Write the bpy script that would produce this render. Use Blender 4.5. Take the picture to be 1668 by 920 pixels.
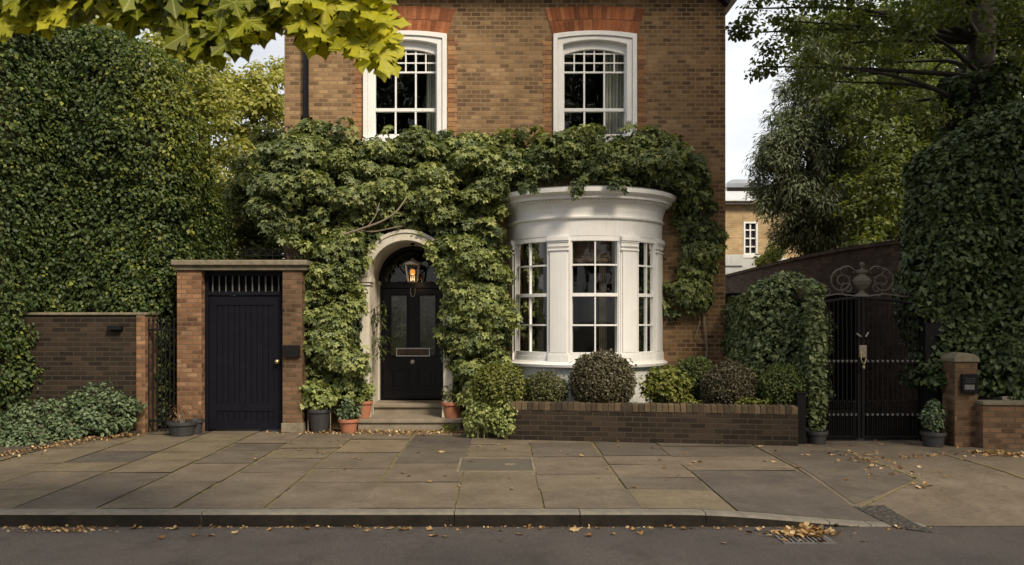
import bpy, bmesh, math, random
import numpy as np
from mathutils import Vector, Matrix, noise
R = math.radians
PI = math.pi
sc = bpy.context.scene
for o in list(bpy.data.objects): bpy.data.objects.remove(o)

# ------------------------------------------------------------------ camera
F = 1390.0; XC = 815.0; YC = 520.0; CZ = 1.65       # focal length in photo pixels, vanishing point, eye height
cam = bpy.data.objects.new('camera', bpy.data.cameras.new('camera'))
sc.collection.objects.link(cam); sc.camera = cam
cam.location = (0, 0, CZ); cam.rotation_euler = (R(90), 0, 0)
cam.data.sensor_width = 36; cam.data.lens = 36*F/1668
cam.data.shift_x = (834-XC)/1668; cam.data.shift_y = (YC-460)/1668
cam.data.dof.use_dof = True; cam.data.dof.focus_distance = 12.8; cam.data.dof.aperture_fstop = 3.2
cam.data.clip_start = 0.05; cam.data.clip_end = 2000

# ------------------------------------------------------------------ light
SUN_EL, SUN_AZ = 42, 34          # azimuth: degrees to the right of straight behind the camera
SUN_E, SKY_S, EXPO = 3.3, 0.112, 0.62
w = bpy.data.worlds.new('World'); sc.world = w; w.use_nodes = True
nt = w.node_tree; nt.nodes.clear()
def nd(nt, t, **kw):
    n = nt.nodes.new(t)
    for k, v in kw.items():
        if k.startswith('i_'):
            key = k[2:]
            n.inputs[int(key) if key.isdigit() else key.replace('_', ' ')].default_value = v
        else: setattr(n, k, v)
    return n
out = nd(nt, 'ShaderNodeOutputWorld'); bg = nd(nt, 'ShaderNodeBackground', i_Strength=SKY_S)
sky = nd(nt, 'ShaderNodeTexSky', sky_type='NISHITA', sun_disc=False, sun_elevation=R(SUN_EL), sun_rotation=R(180-SUN_AZ), dust_density=3.0, air_density=1.2)
tc = nd(nt, 'ShaderNodeTexCoord'); mp = nd(nt, 'ShaderNodeMapping'); mp.inputs['Scale'].default_value = (1, 1, 3.2)
cl = nd(nt, 'ShaderNodeTexNoise', i_Scale=2.2, i_Detail=6.0, i_Roughness=0.55)
cr = nd(nt, 'ShaderNodeValToRGB')
cr.color_ramp.elements[0].position = 0.38; cr.color_ramp.elements[0].color = (4.6, 4.65, 4.8, 1)
cr.color_ramp.elements[1].position = 0.62; cr.color_ramp.elements[1].color = (6.7, 6.7, 6.75, 1)
mx = nd(nt, 'ShaderNodeMixRGB', i_Fac=0.86)
nt.links.new(tc.outputs['Generated'], mp.inputs[0]); nt.links.new(mp.outputs[0], cl.inputs['Vector'])
nt.links.new(cl.outputs['Fac'], cr.inputs[0]); nt.links.new(sky.outputs[0], mx.inputs[1]); nt.links.new(cr.outputs[0], mx.inputs[2])
nt.links.new(mx.outputs[0], bg.inputs[0]); nt.links.new(bg.outputs[0], out.inputs[0])
sl = bpy.data.lights.new('sun', 'SUN'); sl.energy = SUN_E; sl.angle = R(14); sl.color = (1.0, 0.87, 0.68)
sun = bpy.data.objects.new('sun', sl); sc.collection.objects.link(sun)
sun.rotation_euler = (R(90-SUN_EL), 0, R(SUN_AZ))
sc.view_settings.view_transform = 'Standard'; sc.view_settings.look = 'None'
sc.view_settings.exposure = EXPO; sc.view_settings.gamma = 1; sc.view_settings.use_curve_mapping = False

# ------------------------------------------------------------------ helpers
col = sc.collection
def W(px, py, Y): return Vector(((px-XC)/F*Y, Y, CZ+(YC-py)/F*Y))
def WX(px, Y): return (px-XC)/F*Y
def WZ(py, Y): return CZ+(YC-py)/F*Y
def sstep(t): t = max(0., min(1., t)); return t*t*(3-2*t)
def hgt(x, y): return -0.12*sstep((x-1.5)/2.1)*sstep((9.6-y)/2.3)
def tag(o, label=None, cat=None, group=None, kind=None):
    if label: o['label'] = label
    if cat: o['category'] = cat
    if group: o['group'] = group
    if kind: o['kind'] = kind
    return o
def thing(name, loc, label, cat, group=None):
    o = bpy.data.objects.new(name, None); col.objects.link(o); o.location = loc; o.empty_display_size = .1
    return tag(o, label, cat, group)
def wloc(p):
    v = Vector((0, 0, 0))
    while p: v += p.location; p = p.parent
    return v
def obj(name, bm, mat, parent=None, smooth=False, bevel=0):
    me = bpy.data.meshes.new(name)
    bmesh.ops.recalc_face_normals(bm, faces=bm.faces)
    bm.to_mesh(me); bm.free()
    return link(name, me, mat, parent, smooth, bevel)
def link(name, me, mat, parent=None, smooth=False, bevel=0):
    if parent:
        v = wloc(parent)
        if v.length > 0: me.transform(Matrix.Translation(-v))
    if smooth:
        me.polygons.foreach_set('use_smooth', [True]*len(me.polygons))
    for m in (mat if isinstance(mat, (list, tuple)) else [mat]): me.materials.append(m)
    o = bpy.data.objects.new(name, me); col.objects.link(o)
    if parent: o.parent = parent
    if bevel:
        b = o.modifiers.new('bevel', 'BEVEL'); b.width = bevel; b.segments = 2; b.limit_method = 'ANGLE'
    return o
def box(bm, x0, x1, y0, y1, z0, z1):
    v = [bm.verts.new(p) for p in ((x0,y0,z0),(x1,y0,z0),(x1,y1,z0),(x0,y1,z0),(x0,y0,z1),(x1,y0,z1),(x1,y1,z1),(x0,y1,z1))]
    for f in ((3,2,1,0),(4,5,6,7),(0,1,5,4),(1,2,6,5),(2,3,7,6),(3,0,4,7)): bm.faces.new([v[i] for i in f])
    return v
def prism(bm, pts, z0, z1):           # plan polygon
    a = [bm.verts.new((x, y, z0)) for x, y in pts]; b = [bm.verts.new((x, y, z1)) for x, y in pts]
    n = len(pts)
    bm.faces.new(a[::-1]); bm.faces.new(b)
    for i in range(n): bm.faces.new((a[i], a[(i+1)%n], b[(i+1)%n], b[i]))
def prism_y(bm, pts, y0, y1):         # polygon in XZ extruded in Y
    a = [bm.verts.new((x, y0, z)) for x, z in pts]; b = [bm.verts.new((x, y1, z)) for x, z in pts]
    n = len(pts)
    bm.faces.new(a); bm.faces.new(b[::-1])
    for i in range(n): bm.faces.new((a[i], b[i], b[(i+1)%n], a[(i+1)%n]))
def ring_y(bm, o_, i_, y0, y1, closed=True):      # solid frame between two matching XZ outlines
    n = len(o_)
    A = [bm.verts.new((x, y0, z)) for x, z in o_]; B = [bm.verts.new((x, y0, z)) for x, z in i_]
    C = [bm.verts.new((x, y1, z)) for x, z in o_]; D = [bm.verts.new((x, y1, z)) for x, z in i_]
    m = n if closed else n-1
    for k in range(m):
        j = (k+1) % n
        bm.faces.new((A[k], A[j], B[j], B[k])); bm.faces.new((C[k], D[k], D[j], C[j]))
        bm.faces.new((A[k], C[k], C[j], A[j])); bm.faces.new((B[k], B[j], D[j], D[k]))
    if not closed:
        bm.faces.new((A[0], B[0], D[0], C[0])); bm.faces.new((A[-1], C[-1], D[-1], B[-1]))
def lathe(bm, c, prof, seg=24, sx=1, sy=1, squash=0):
    rings = []
    for r, z in prof:
        rings.append([bm.verts.new((c[0]+r*math.cos(2*PI*k/seg)*sx, c[1]+r*math.sin(2*PI*k/seg)*sy, c[2]+z)) for k in range(seg)])
    for a, b in zip(rings, rings[1:]):
        for k in range(seg): bm.faces.new((a[k], a[(k+1)%seg], b[(k+1)%seg], b[k]))
    if prof[0][0] > 1e-4: bm.faces.new(rings[0][::-1])
    if prof[-1][0] > 1e-4: bm.faces.new(rings[-1])
def tube(bm, pts, rad, seg=8, cap=True):
    pts = [Vector(p) for p in pts]; n = len(pts)
    rr = rad if isinstance(rad, (list, tuple)) else [rad]*n
    rings = []; up = Vector((0.13, 0.21, 0.97))
    for i, p in enumerate(pts):
        t = (pts[min(i+1, n-1)]-pts[max(i-1, 0)]).normalized()
        u = up - t*up.dot(t)
        if u.length < .15: u = Vector((1, 0, 0)) - t*t.x
        u.normalize(); v = t.cross(u); up = u
        rings.append([bm.verts.new(p+(u*math.cos(2*PI*k/seg)+v*math.sin(2*PI*k/seg))*rr[i]) for k in range(seg)])
    for a, b in zip(rings, rings[1:]):
        for k in range(seg): bm.faces.new((a[k], a[(k+1)%seg], b[(k+1)%seg], b[k]))
    if cap: bm.faces.new(rings[0][::-1]); bm.faces.new(rings[-1])
def curve_pts(pts, n=8):               # Catmull-Rom
    P = [Vector(p) for p in pts]; P = [2*P[0]-P[1]]+P+[2*P[-1]-P[-2]]; o = []
    for i in range(1, len(P)-2):
        for k in range(n):
            t = k/n; a, b, c, d = P[i-1:i+3]
            o.append(.5*((2*b)+(c-a)*t+(2*a-5*b+4*c-d)*t*t+(3*b-a-3*c+d)*t**3))
    o.append(P[-2]); return o

# ------------------------------------------------------------------ materials
MATS = {}
def newmat(name):
    m = bpy.data.materials.new(name); m.use_nodes = True; nt = m.node_tree
    return m, nt, nt.nodes['Principled BSDF'], nt.nodes['Material Output']
def L(nt, a, b): nt.links.new(a, b)
def ramp(nt, fac, stops, interp='LINEAR'):
    r = nt.nodes.new('ShaderNodeValToRGB'); e = r.color_ramp.elements; r.color_ramp.interpolation = interp
    while len(e) < len(stops): e.new(.5)
    for i, (p, c) in enumerate(stops): e[i].position = p; e[i].color = tuple(c)+(1,) if len(c) == 3 else c
    L(nt, fac, r.inputs[0]); return r.outputs[0]
def mixc(nt, a, b, fac, mode='MIX'):
    m = nt.nodes.new('ShaderNodeMixRGB'); m.blend_type = mode
    for i, v in ((0, fac), (1, a), (2, b)):
        if hasattr(v, 'is_linked') or hasattr(v, 'links'): L(nt, v, m.inputs[i])
        else: m.inputs[i].default_value = v if i == 0 else tuple(v)+(1,)
    return m.outputs[0]
def noise_n(nt, vec, scale, detail=4, rough=.6):
    n = nd(nt, 'ShaderNodeTexNoise', i_Scale=scale, i_Detail=detail, i_Roughness=rough)
    if vec: L(nt, vec, n.inputs['Vector'])
    return n.outputs['Fac']
def bump(nt, bsdf, h, dist=.01, st=1.0):
    b = nd(nt, 'ShaderNodeBump', i_Strength=st, i_Distance=dist); L(nt, h, b.inputs['Height']); L(nt, b.outputs[0], bsdf.inputs['Normal'])
def simple(name, c1, c2=None, rough=.6, scale=6, metal=0, bmp=0, bscale=60, spec=.5, coat=0):
    m, nt, b, o = newmat(name)
    c2 = c2 or tuple(x*.8 for x in c1)
    g = nd(nt, 'ShaderNodeNewGeometry')
    n = noise_n(nt, g.outputs['Position'], scale, 6, .65)
    L(nt, ramp(nt, n, [(.35, c1), (.7, c2)]), b.inputs['Base Color'])
    b.inputs['Roughness'].default_value = rough; b.inputs['Metallic'].default_value = metal
    b.inputs['Specular IOR Level'].default_value = spec; b.inputs['Coat Weight'].default_value = coat
    if bmp: bump(nt, b, noise_n(nt, g.outputs['Position'], bscale, 5, .6), bmp, 1)
    return m
def weather(m, amt=.5, col=(.55,.52,.43)):
    nt = m.node_tree; b = nt.nodes['Principled BSDF']; lk = b.inputs['Base Color'].links[0].from_socket
    g = nd(nt, 'ShaderNodeNewGeometry'); mp = nd(nt, 'ShaderNodeMapping'); mp.inputs['Scale'].default_value = (9, 9, .8); L(nt, g.outputs['Position'], mp.inputs[0])
    n = noise_n(nt, mp.outputs[0], 2.2, 6, .7); n2 = noise_n(nt, g.outputs['Position'], 2.5, 5, .7)
    f = mixc(nt, ramp(nt, n, [(.46,(0,0,0)),(.72,(1,1,1))]), ramp(nt, n2, [(.4,(0,0,0)),(.62,(amt,amt,amt))]), .999, 'MULTIPLY')
    L(nt, mixc(nt, lk, col, f), b.inputs['Base Color'])
def brick(name, stops, mortar, stain=(.35, .35, .35), stain_amt=.6, bw=.225, rh=.075, ms=.009, extra=None, top=None):
    m, nt, b, o = newmat(name)
    g = nd(nt, 'ShaderNodeNewGeometry'); sp = nd(nt, 'ShaderNodeSeparateXYZ'); L(nt, g.outputs['Position'], sp.inputs[0])
    sn = nd(nt, 'ShaderNodeSeparateXYZ'); L(nt, g.outputs['True Normal'], sn.inputs[0])
    def mth(op, a, b_=None):
        k = nd(nt, 'ShaderNodeMath', operation=op)
        for i, v in ((0, a), (1, b_)):
            if v is None: continue
            if isinstance(v, (int, float)): k.inputs[i].default_value = v
            else: L(nt, v, k.inputs[i])
        return k.outputs[0]
    ax = mth('GREATER_THAN', mth('ABSOLUTE', sn.outputs[0]), .6); az = mth('GREATER_THAN', mth('ABSOLUTE', sn.outputs[2]), .6)
    c1 = nd(nt, 'ShaderNodeCombineXYZ'); c2 = nd(nt, 'ShaderNodeCombineXYZ'); c3 = nd(nt, 'ShaderNodeCombineXYZ')
    L(nt, sp.outputs[0], c1.inputs[0]); L(nt, sp.outputs[2], c1.inputs[1])
    L(nt, sp.outputs[1], c2.inputs[0]); L(nt, sp.outputs[2], c2.inputs[1])
    L(nt, sp.outputs[0], c3.inputs[0]); L(nt, sp.outputs[1], c3.inputs[1])
    v = mixc(nt, mixc(nt, c1.outputs[0], c2.outputs[0], ax), c3.outputs[0], az)
    # slightly wandering courses
    nz = nd(nt, 'ShaderNodeTexNoise', i_Scale=3.0, i_Detail=2.0); L(nt, v, nz.inputs['Vector'])
    vm = nd(nt, 'ShaderNodeVectorMath', operation='MULTIPLY_ADD'); L(nt, nz.outputs['Color'], vm.inputs[0]); vm.inputs[1].default_value = (.012, .012, 0); L(nt, v, vm.inputs[2])
    vec = vm.outputs[0]
    bt = nd(nt, 'ShaderNodeTexBrick', offset=.5, offset_frequency=2)
    for k, x in (('Scale', 1.), ('Mortar Size', ms), ('Mortar Smooth', .3), ('Bias', 0.), ('Brick Width', bw), ('Row Height', rh)): bt.inputs[k].default_value = x
    bt.inputs['Color1'].default_value = (0, 0, 0, 1); bt.inputs['Color2'].default_value = (1, 1, 1, 1); bt.inputs['Mortar'].default_value = (.5, .5, .5, 1)
    L(nt, vec, bt.inputs['Vector'])
    fine = noise_n(nt, g.outputs['Position'], 45, 5, .7)
    bf = mixc(nt, bt.outputs['Color'], fine, .48)
    bc = ramp(nt, bf, stops)
    dirt = noise_n(nt, g.outputs['Position'], 1.3, 6, .7)
    bc = mixc(nt, bc, mixc(nt, bc, stain, .999, 'MULTIPLY'), ramp(nt, dirt, [(.42, (0,0,0)), (.68, (stain_amt,)*3)]))
    if extra: bc = extra(nt, g, sp, bc)
    fac = mth('MULTIPLY', bt.outputs['Fac'], .8)
    mc = mixc(nt, mortar, tuple(x*.6 for x in mortar), fine)
    c = mixc(nt, bc, mc, fac)
    if top:
        wn = noise_n(nt, g.outputs['Position'], 7, 4, .7)
        c = mixc(nt, c, top, mth('MULTIPLY', mth('GREATER_THAN', sn.outputs[2], .6), ramp(nt, wn, [(.35, (0,0,0)), (.55, (.9,.9,.9))])))
    L(nt, c, b.inputs['Base Color']); b.inputs['Roughness'].default_value = .9; b.inputs['Specular IOR Level'].default_value = .2
    h = mixc(nt, mth('SUBTRACT', 1., bt.outputs['Fac']), fine, .4)
    bump(nt, b, h, .008, .9)
    return m
def leafmat(name, stops, trans=.3, rough=.55, spec=.35, tcol=None):
    m, nt, b, o = newmat(name)
    a = nd(nt, 'ShaderNodeAttribute', attribute_name='tone')
    c = ramp(nt, a.outputs['Fac'], [(i/(len(stops)-1), s) for i, s in enumerate(stops)])
    L(nt, c, b.inputs['Base Color']); b.inputs['Roughness'].default_value = rough; b.inputs['Specular IOR Level'].default_value = spec
    t = nd(nt, 'ShaderNodeBsdfTranslucent'); L(nt, mixc(nt, c, tcol or (1.0, 1.0, .35), .999, 'MULTIPLY') if True else c, t.inputs[0])
    mxs = nd(nt, 'ShaderNodeMixShader', i_0=trans); L(nt, b.outputs[0], mxs.inputs[1]); L(nt, t.outputs[0], mxs.inputs[2]); L(nt, mxs.outputs[0], o.inputs[0])
    return m
def tonemat(name, stops, rough=.85, scale=25, bmp=.004, spec=.25, dirt=None):
    m, nt, b, o = newmat(name)
    a = nd(nt, 'ShaderNodeAttribute', attribute_name='tone'); g = nd(nt, 'ShaderNodeNewGeometry')
    c = ramp(nt, a.outputs['Fac'], [(i/(len(stops)-1), s) for i, s in enumerate(stops)])
    n = noise_n(nt, g.outputs['Position'], scale, 6, .7); n2 = noise_n(nt, g.outputs['Position'], 2.2, 7, .7)
    c = mixc(nt, c, ramp(nt, n, [(.3, (.62,.62,.62)), (.7, (1.25,1.22,1.15))]), .8, 'MULTIPLY')
    c = mixc(nt, c, ramp(nt, n2, [(.35, (.68,.66,.6)), (.65, (1.15,1.13,1.08))]), .9, 'MULTIPLY')
    if dirt:
        vo = nd(nt, 'ShaderNodeTexVoronoi', i_Scale=4.5, i_Randomness=1.0); L(nt, g.outputs['Position'], vo.inputs['Vector'])
        c = mixc(nt, c, (.045,.038,.032), ramp(nt, vo.outputs['Distance'], [(.05,(.55,.55,.55)),(.085,(0,0,0))]))
    if dirt: c = mixc(nt, c, dirt, ramp(nt, noise_n(nt, g.outputs['Position'], 1.7, 8, .75), [(.52, (0,0,0)), (.72, (.6,.6,.6))]))
    L(nt, c, b.inputs['Base Color']); b.inputs['Roughness'].default_value = rough; b.inputs['Specular IOR Level'].default_value = spec
    bump(nt, b, n, bmp, .8)
    return m
def glassmat(name, tint=(.80,.85,.82)):
    m, nt, b, o = newmat(name); nt.nodes.remove(b)
    fr = nd(nt, 'ShaderNodeFresnel', i_IOR=1.5); tr = nd(nt, 'ShaderNodeBsdfTransparent'); tr.inputs[0].default_value = tint+(1,)
    gl = nd(nt, 'ShaderNodeBsdfGlossy', i_Roughness=.02); g = nd(nt, 'ShaderNodeNewGeometry')
    bp = nd(nt, 'ShaderNodeBump', i_Strength=.4, i_Distance=.004); L(nt, noise_n(nt, g.outputs['Position'], 4, 1, .4), bp.inputs['Height']); L(nt, bp.outputs[0], gl.inputs['Normal'])
    s = nd(nt, 'ShaderNodeMixShader'); L(nt, fr.outputs[0], s.inputs[0]); L(nt, tr.outputs[0], s.inputs[1]); L(nt, gl.outputs[0], s.inputs[2]); L(nt, s.outputs[0], o.inputs[0])
    return m
def soot_and_shade(nt, g, sp, c):
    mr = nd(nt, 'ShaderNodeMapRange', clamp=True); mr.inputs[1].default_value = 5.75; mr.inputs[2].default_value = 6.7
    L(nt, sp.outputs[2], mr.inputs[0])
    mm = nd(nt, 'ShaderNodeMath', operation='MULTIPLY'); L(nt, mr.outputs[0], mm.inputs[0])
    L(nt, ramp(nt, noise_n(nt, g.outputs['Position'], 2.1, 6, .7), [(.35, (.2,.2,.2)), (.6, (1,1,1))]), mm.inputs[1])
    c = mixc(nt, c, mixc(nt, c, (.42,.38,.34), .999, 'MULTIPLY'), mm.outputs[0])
    mr2 = nd(nt, 'ShaderNodeMapRange', clamp=True); mr2.inputs[1].default_value = 2.1; mr2.inputs[2].default_value = 3.5    # tree shade painted in, darker towards the right-hand corner
    L(nt, sp.outputs[0], mr2.inputs[0])
    m3 = nd(nt, 'ShaderNodeMath', operation='MULTIPLY'); L(nt, mr2.outputs[0], m3.inputs[0])
    L(nt, ramp(nt, noise_n(nt, g.outputs['Position'], 1.4, 6, .7), [(.3, (.35,.35,.35)), (.6, (1,1,1))]), m3.inputs[1])
    return mixc(nt, c, mixc(nt, c, (.62,.52,.46), .999, 'MULTIPLY'), m3.outputs[0])
M = {}
M['brick'] = brick('stock_brick', [(.16,(.095,.058,.034)),(.36,(.20,.122,.064)),(.55,(.275,.170,.086)),(.72,(.33,.21,.108)),(.9,(.43,.295,.165))], (.30,.22,.135), extra=soot_and_shade, bw=.150, rh=.0675, ms=.009, stain=(.45,.42,.38), stain_amt=.85)
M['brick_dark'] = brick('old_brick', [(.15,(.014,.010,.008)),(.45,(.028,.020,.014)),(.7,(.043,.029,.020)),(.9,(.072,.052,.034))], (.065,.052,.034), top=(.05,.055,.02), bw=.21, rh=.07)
M['brick_red'] = brick('red_brick', [(.2,(.085,.043,.024)),(.4,(.19,.098,.052)),(.65,(.26,.14,.075)),(.85,(.36,.23,.14))], (.17,.12,.075), top=(.05,.055,.02), bw=.16, rh=.0675, stain_amt=.85)
M['brick_brown'] = brick('brown_brick', [(.15,(.06,.035,.02)),(.45,(.13,.075,.042)),(.7,(.18,.105,.06)),(.9,(.24,.155,.095))], (.13,.10,.065), top=(.05,.055,.02), bw=.16, rh=.0675, stain_amt=.9)
M['brick_side'] = brick('side_brick', [(.15,(.034,.022,.015)),(.5,(.085,.054,.036)),(.9,(.14,.09,.06))], (.085,.066,.05))
M['brick_yellow'] = brick('yellow_brick', [(.15,(.36,.25,.13)),(.5,(.48,.34,.18)),(.9,(.55,.42,.26))], (.4,.32,.2))
M['gauged'] = tonemat('gauged_red_brick', [(.16,.058,.028),(.27,.092,.040),(.35,.14,.065)], scale=40)
M['jamb'] = tonemat('jamb_brick', [(.18,.092,.050),(.28,.145,.070),(.35,.20,.10)], scale=40)
M['coping'] = tonemat('coping_brick', [(.045,.034,.024),(.09,.065,.042),(.14,.10,.062)], scale=30, dirt=(.05,.055,.022))
M['mortar'] = simple('mortar', (.30,.17,.10), (.2,.12,.075), .95, 20)
M['white'] = simple('white_paint', (.74,.73,.715), (.68,.665,.64), .42, 3.5, bmp=.0008, bscale=25)
M['stucco'] = simple('cream_stucco', (.58,.54,.47), (.44,.40,.32), .65, 3.0, bmp=.003, bscale=18)
M['pale_stucco'] = simple('white_stucco', (.60,.60,.58), (.52,.52,.48), .7, 2.0, bmp=.002, bscale=30); weather(M['pale_stucco'], .8, (.28,.27,.18)); weather(M['stucco'], .8, (.26,.23,.15))
weather(M['white'], .28, (.40,.37,.29))
M['black'] = simple('black_gloss_paint', (.003,.0026,.004), (.005,.0045,.0065), .28, 5, bmp=.0006, bscale=14, spec=.25)
M['navy'] = simple('dark_navy_paint', (.0040,.0038,.0075), (.0065,.006,.0105), .5, 8, bmp=.001, bscale=30, spec=.16)
M['iron'] = simple('black_iron', (.006,.006,.0065), (.011,.010,.010), .65, 30, bmp=.001, bscale=90, spec=.12)
M['scroll'] = simple('weathered_iron', (.030,.024,.019), (.055,.045,.034), .6, 30, bmp=.001, bscale=90)
M['steel'] = simple('grey_steel', (.13,.125,.12), (.07,.065,.065), .5, 30)
M['stone'] = simple('old_stone', (.20,.165,.115), (.10,.088,.055), .9, 9, bmp=.006, bscale=35)
M['step'] = simple('worn_step_stone', (.23,.19,.14), (.14,.115,.08), .8, 7, bmp=.003, bscale=50)
M['brass'] = simple('aged_brass', (.45,.36,.2), (.28,.22,.12), .35, 20, metal=.8)
M['dull_chrome'] = simple('dull_metal', (.45,.44,.42), (.3,.29,.28), .35, 20, metal=.7)
M['terracotta'] = simple('terracotta', (.34,.125,.062), (.26,.11,.065), .8, 12, bmp=.002, bscale=60)
M['dark_pot'] = simple('dark_pot', (.022,.022,.024), (.035,.033,.032), .55, 12)
M['soil'] = simple('soil', (.04,.028,.018), (.07,.05,.03), 1., 14, bmp=.02, bscale=25)
M['twig'] = simple('twigs', (.022,.024,.012), (.032,.028,.016), 1., 12, bmp=.02, bscale=25, spec=.05)
M['bark'] = simple('bark', (.022,.018,.013), (.048,.038,.029), .95, 9, bmp=.03, bscale=12)
M['vine'] = simple('vine_stem', (.20,.165,.115), (.13,.10,.07), .9, 14, bmp=.01, bscale=40)
M['slate'] = simple('pale_slate_roof', (.50,.50,.51), (.42,.42,.44), .6, 3)
M['glass'] = glassmat('window_glass')
def etched():
    m, nt, b, o = newmat('etched_glass_reflection'); g = nd(nt, 'ShaderNodeNewGeometry')
    v = nd(nt, 'ShaderNodeTexVoronoi', i_Scale=26., feature='SMOOTH_F1'); wv = nd(nt, 'ShaderNodeTexNoise', i_Scale=6., i_Detail=5.)
    L(nt, g.outputs['Position'], wv.inputs['Vector']); L(nt, wv.outputs['Color'], v.inputs['Vector'])
    v.inputs['Scale'].default_value = 9.
    L(nt, ramp(nt, v.outputs['Distance'], [(.22,(.008,.010,.005)),(.34,(.050,.058,.028)),(.5,(.014,.018,.010)),(.62,(.095,.105,.06))]), b.inputs['Base Color'])  # etched pattern, with a green reflection put into its colours
    b.inputs['Roughness'].default_value = .12; return m
M['etched'] = etched()
M['room'] = simple('dim_room', (.05,.04,.03), (.035,.028,.022), .9, 2)
M['curtain'] = simple('curtain', (.60,.57,.50), (.5,.47,.42), .9, 6)
M['blind'] = simple('brown_blind', (.13,.075,.045), (.08,.05,.032), .8, 5)
M['blackboard'] = simple('black_boards', (.005,.005,.0055), (.008,.0075,.007), .7, 5, spec=.15)
M['rubber'] = simple('dark_gate_sheet', (.003,.0025,.003), (.005,.004,.004), .85, 5, spec=.08)
M['tile'] = simple('roof_tile', (.10,.07,.055), (.07,.05,.04), .85, 10, bmp=.01, bscale=20)
M['paper'] = simple('pale_plate', (.22,.19,.14), (.13,.11,.08), .7, 40)

# leaves
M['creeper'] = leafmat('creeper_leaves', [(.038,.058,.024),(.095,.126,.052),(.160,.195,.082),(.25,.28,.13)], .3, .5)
M['creeper_warm'] = leafmat('sunlit_creeper_leaves', [(.060,.085,.023),(.175,.21,.062),(.28,.315,.105),(.42,.44,.18)], .32, .5)  # lighter copy of the creeper green, sunlight put into the leaf colour
M['hedge'] = leafmat('hedge_ivy_leaves', [(.022,.040,.014),(.048,.078,.024),(.088,.122,.032),(.25,.27,.045)], .35, .5)
M['ivy_right'] = leafmat('dark_ivy_leaves', [(.020,.034,.012),(.042,.066,.022),(.075,.105,.034),(.13,.16,.055)], .2, .5, .35)
M['lime'] = leafmat('lime_tree_leaves', [(.13,.15,.028),(.25,.265,.055),(.38,.38,.10),(.50,.49,.16)], .5, .5)
M['oak'] = leafmat('broad_tree_leaves', [(.050,.070,.016),(.095,.122,.028),(.155,.180,.048),(.25,.27,.085)], .5, .5)
M['wood_green'] = leafmat('wood_leaves', [(.038,.052,.016),(.070,.090,.026),(.110,.128,.038),(.17,.18,.06)], .42, .5)
M['conifer'] = leafmat('conifer_needles', [(.048,.070,.038),(.100,.128,.070),(.165,.190,.110),(.26,.28,.17)], .35, .6)
M['box'] = leafmat('box_leaves', [(.030,.038,.012),(.060,.066,.02),(.09,.095,.03),(.13,.13,.045)], .15, .5)
M['box_brown'] = leafmat('brown_green_leaves', [(.038,.034,.018),(.07,.058,.03),(.095,.082,.042),(.13,.12,.06)], .15, .5)
M['box_green'] = leafmat('clipped_green_leaves', [(.024,.042,.010),(.052,.078,.016),(.088,.115,.026),(.14,.16,.04)], .2, .5)
M['box_light'] = leafmat('light_green_leaves', [(.06,.075,.014),(.11,.125,.022),(.17,.18,.035),(.23,.235,.055)], .25, .5)
M['euon'] = leafmat('grey_green_leaves', [(.033,.055,.027),(.068,.102,.048),(.115,.155,.075),(.19,.235,.125)], .15, .5)
M['maple'] = leafmat('maple_leaves', [(.16,.19,.012),(.32,.35,.018),(.55,.54,.03),(.72,.68,.06)], .55, .45, tcol=(1.0,.95,.22))
def add_veins(m):
    nt = m.node_tree; a = nd(nt, 'ShaderNodeAttribute', attribute_name='leaf_co')
    tot = None
    for an in (-128, -72, 0, 72, 128):
        d = (math.sin(R(an)), math.cos(R(an)), 0)
        cr_ = nd(nt, 'ShaderNodeVectorMath', operation='DOT_PRODUCT'); L(nt, a.outputs['Vector'], cr_.inputs[0]); cr_.inputs[1].default_value = (d[1], -d[0], 0)
        dt = nd(nt, 'ShaderNodeVectorMath', operation='DOT_PRODUCT'); L(nt, a.outputs['Vector'], dt.inputs[0]); dt.inputs[1].default_value = d
        ab = nd(nt, 'ShaderNodeMath', operation='ABSOLUTE'); L(nt, cr_.outputs['Value'], ab.inputs[0])
        lt = nd(nt, 'ShaderNodeMath', operation='LESS_THAN', i_1=.018); L(nt, ab.outputs[0], lt.inputs[0])
        gt_ = nd(nt, 'ShaderNodeMath', operation='GREATER_THAN', i_1=.0); L(nt, dt.outputs['Value'], gt_.inputs[0])
        mu = nd(nt, 'ShaderNodeMath', operation='MULTIPLY'); L(nt, lt.outputs[0], mu.inputs[0]); L(nt, gt_.outputs[0], mu.inputs[1])
        if tot is None: tot = mu.outputs[0]
        else:
            mm = nd(nt, 'ShaderNodeMath', operation='MAXIMUM'); L(nt, tot, mm.inputs[0]); L(nt, mu.outputs[0], mm.inputs[1]); tot = mm.outputs[0]
    mf = nd(nt, 'ShaderNodeMath', operation='MULTIPLY', i_1=.55); L(nt, tot, mf.inputs[0])
    g = nd(nt, 'ShaderNodeNewGeometry'); blot = ramp(nt, noise_n(nt, g.outputs['Position'], 14, 5, .7), [(.35,(.62,.68,.6)),(.65,(1.12,1.08,1.0))])
    for n in list(nt.nodes):
        if n.type in ('BSDF_PRINCIPLED', 'BSDF_TRANSLUCENT'):
            k = n.inputs[0]; src = k.links[0].from_socket; c = mixc(nt, src, blot, .9, 'MULTIPLY'); c = mixc(nt, c, (.62,.62,.20), mf.outputs[0]); L(nt, c, k)
add_veins(M['maple'])
M['litter'] = leafmat('dead_leaves', [(.13,.065,.025),(.24,.135,.05),(.36,.23,.10),(.52,.40,.22)], .1, .8, .2, tcol=(1,.9,.6))

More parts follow.
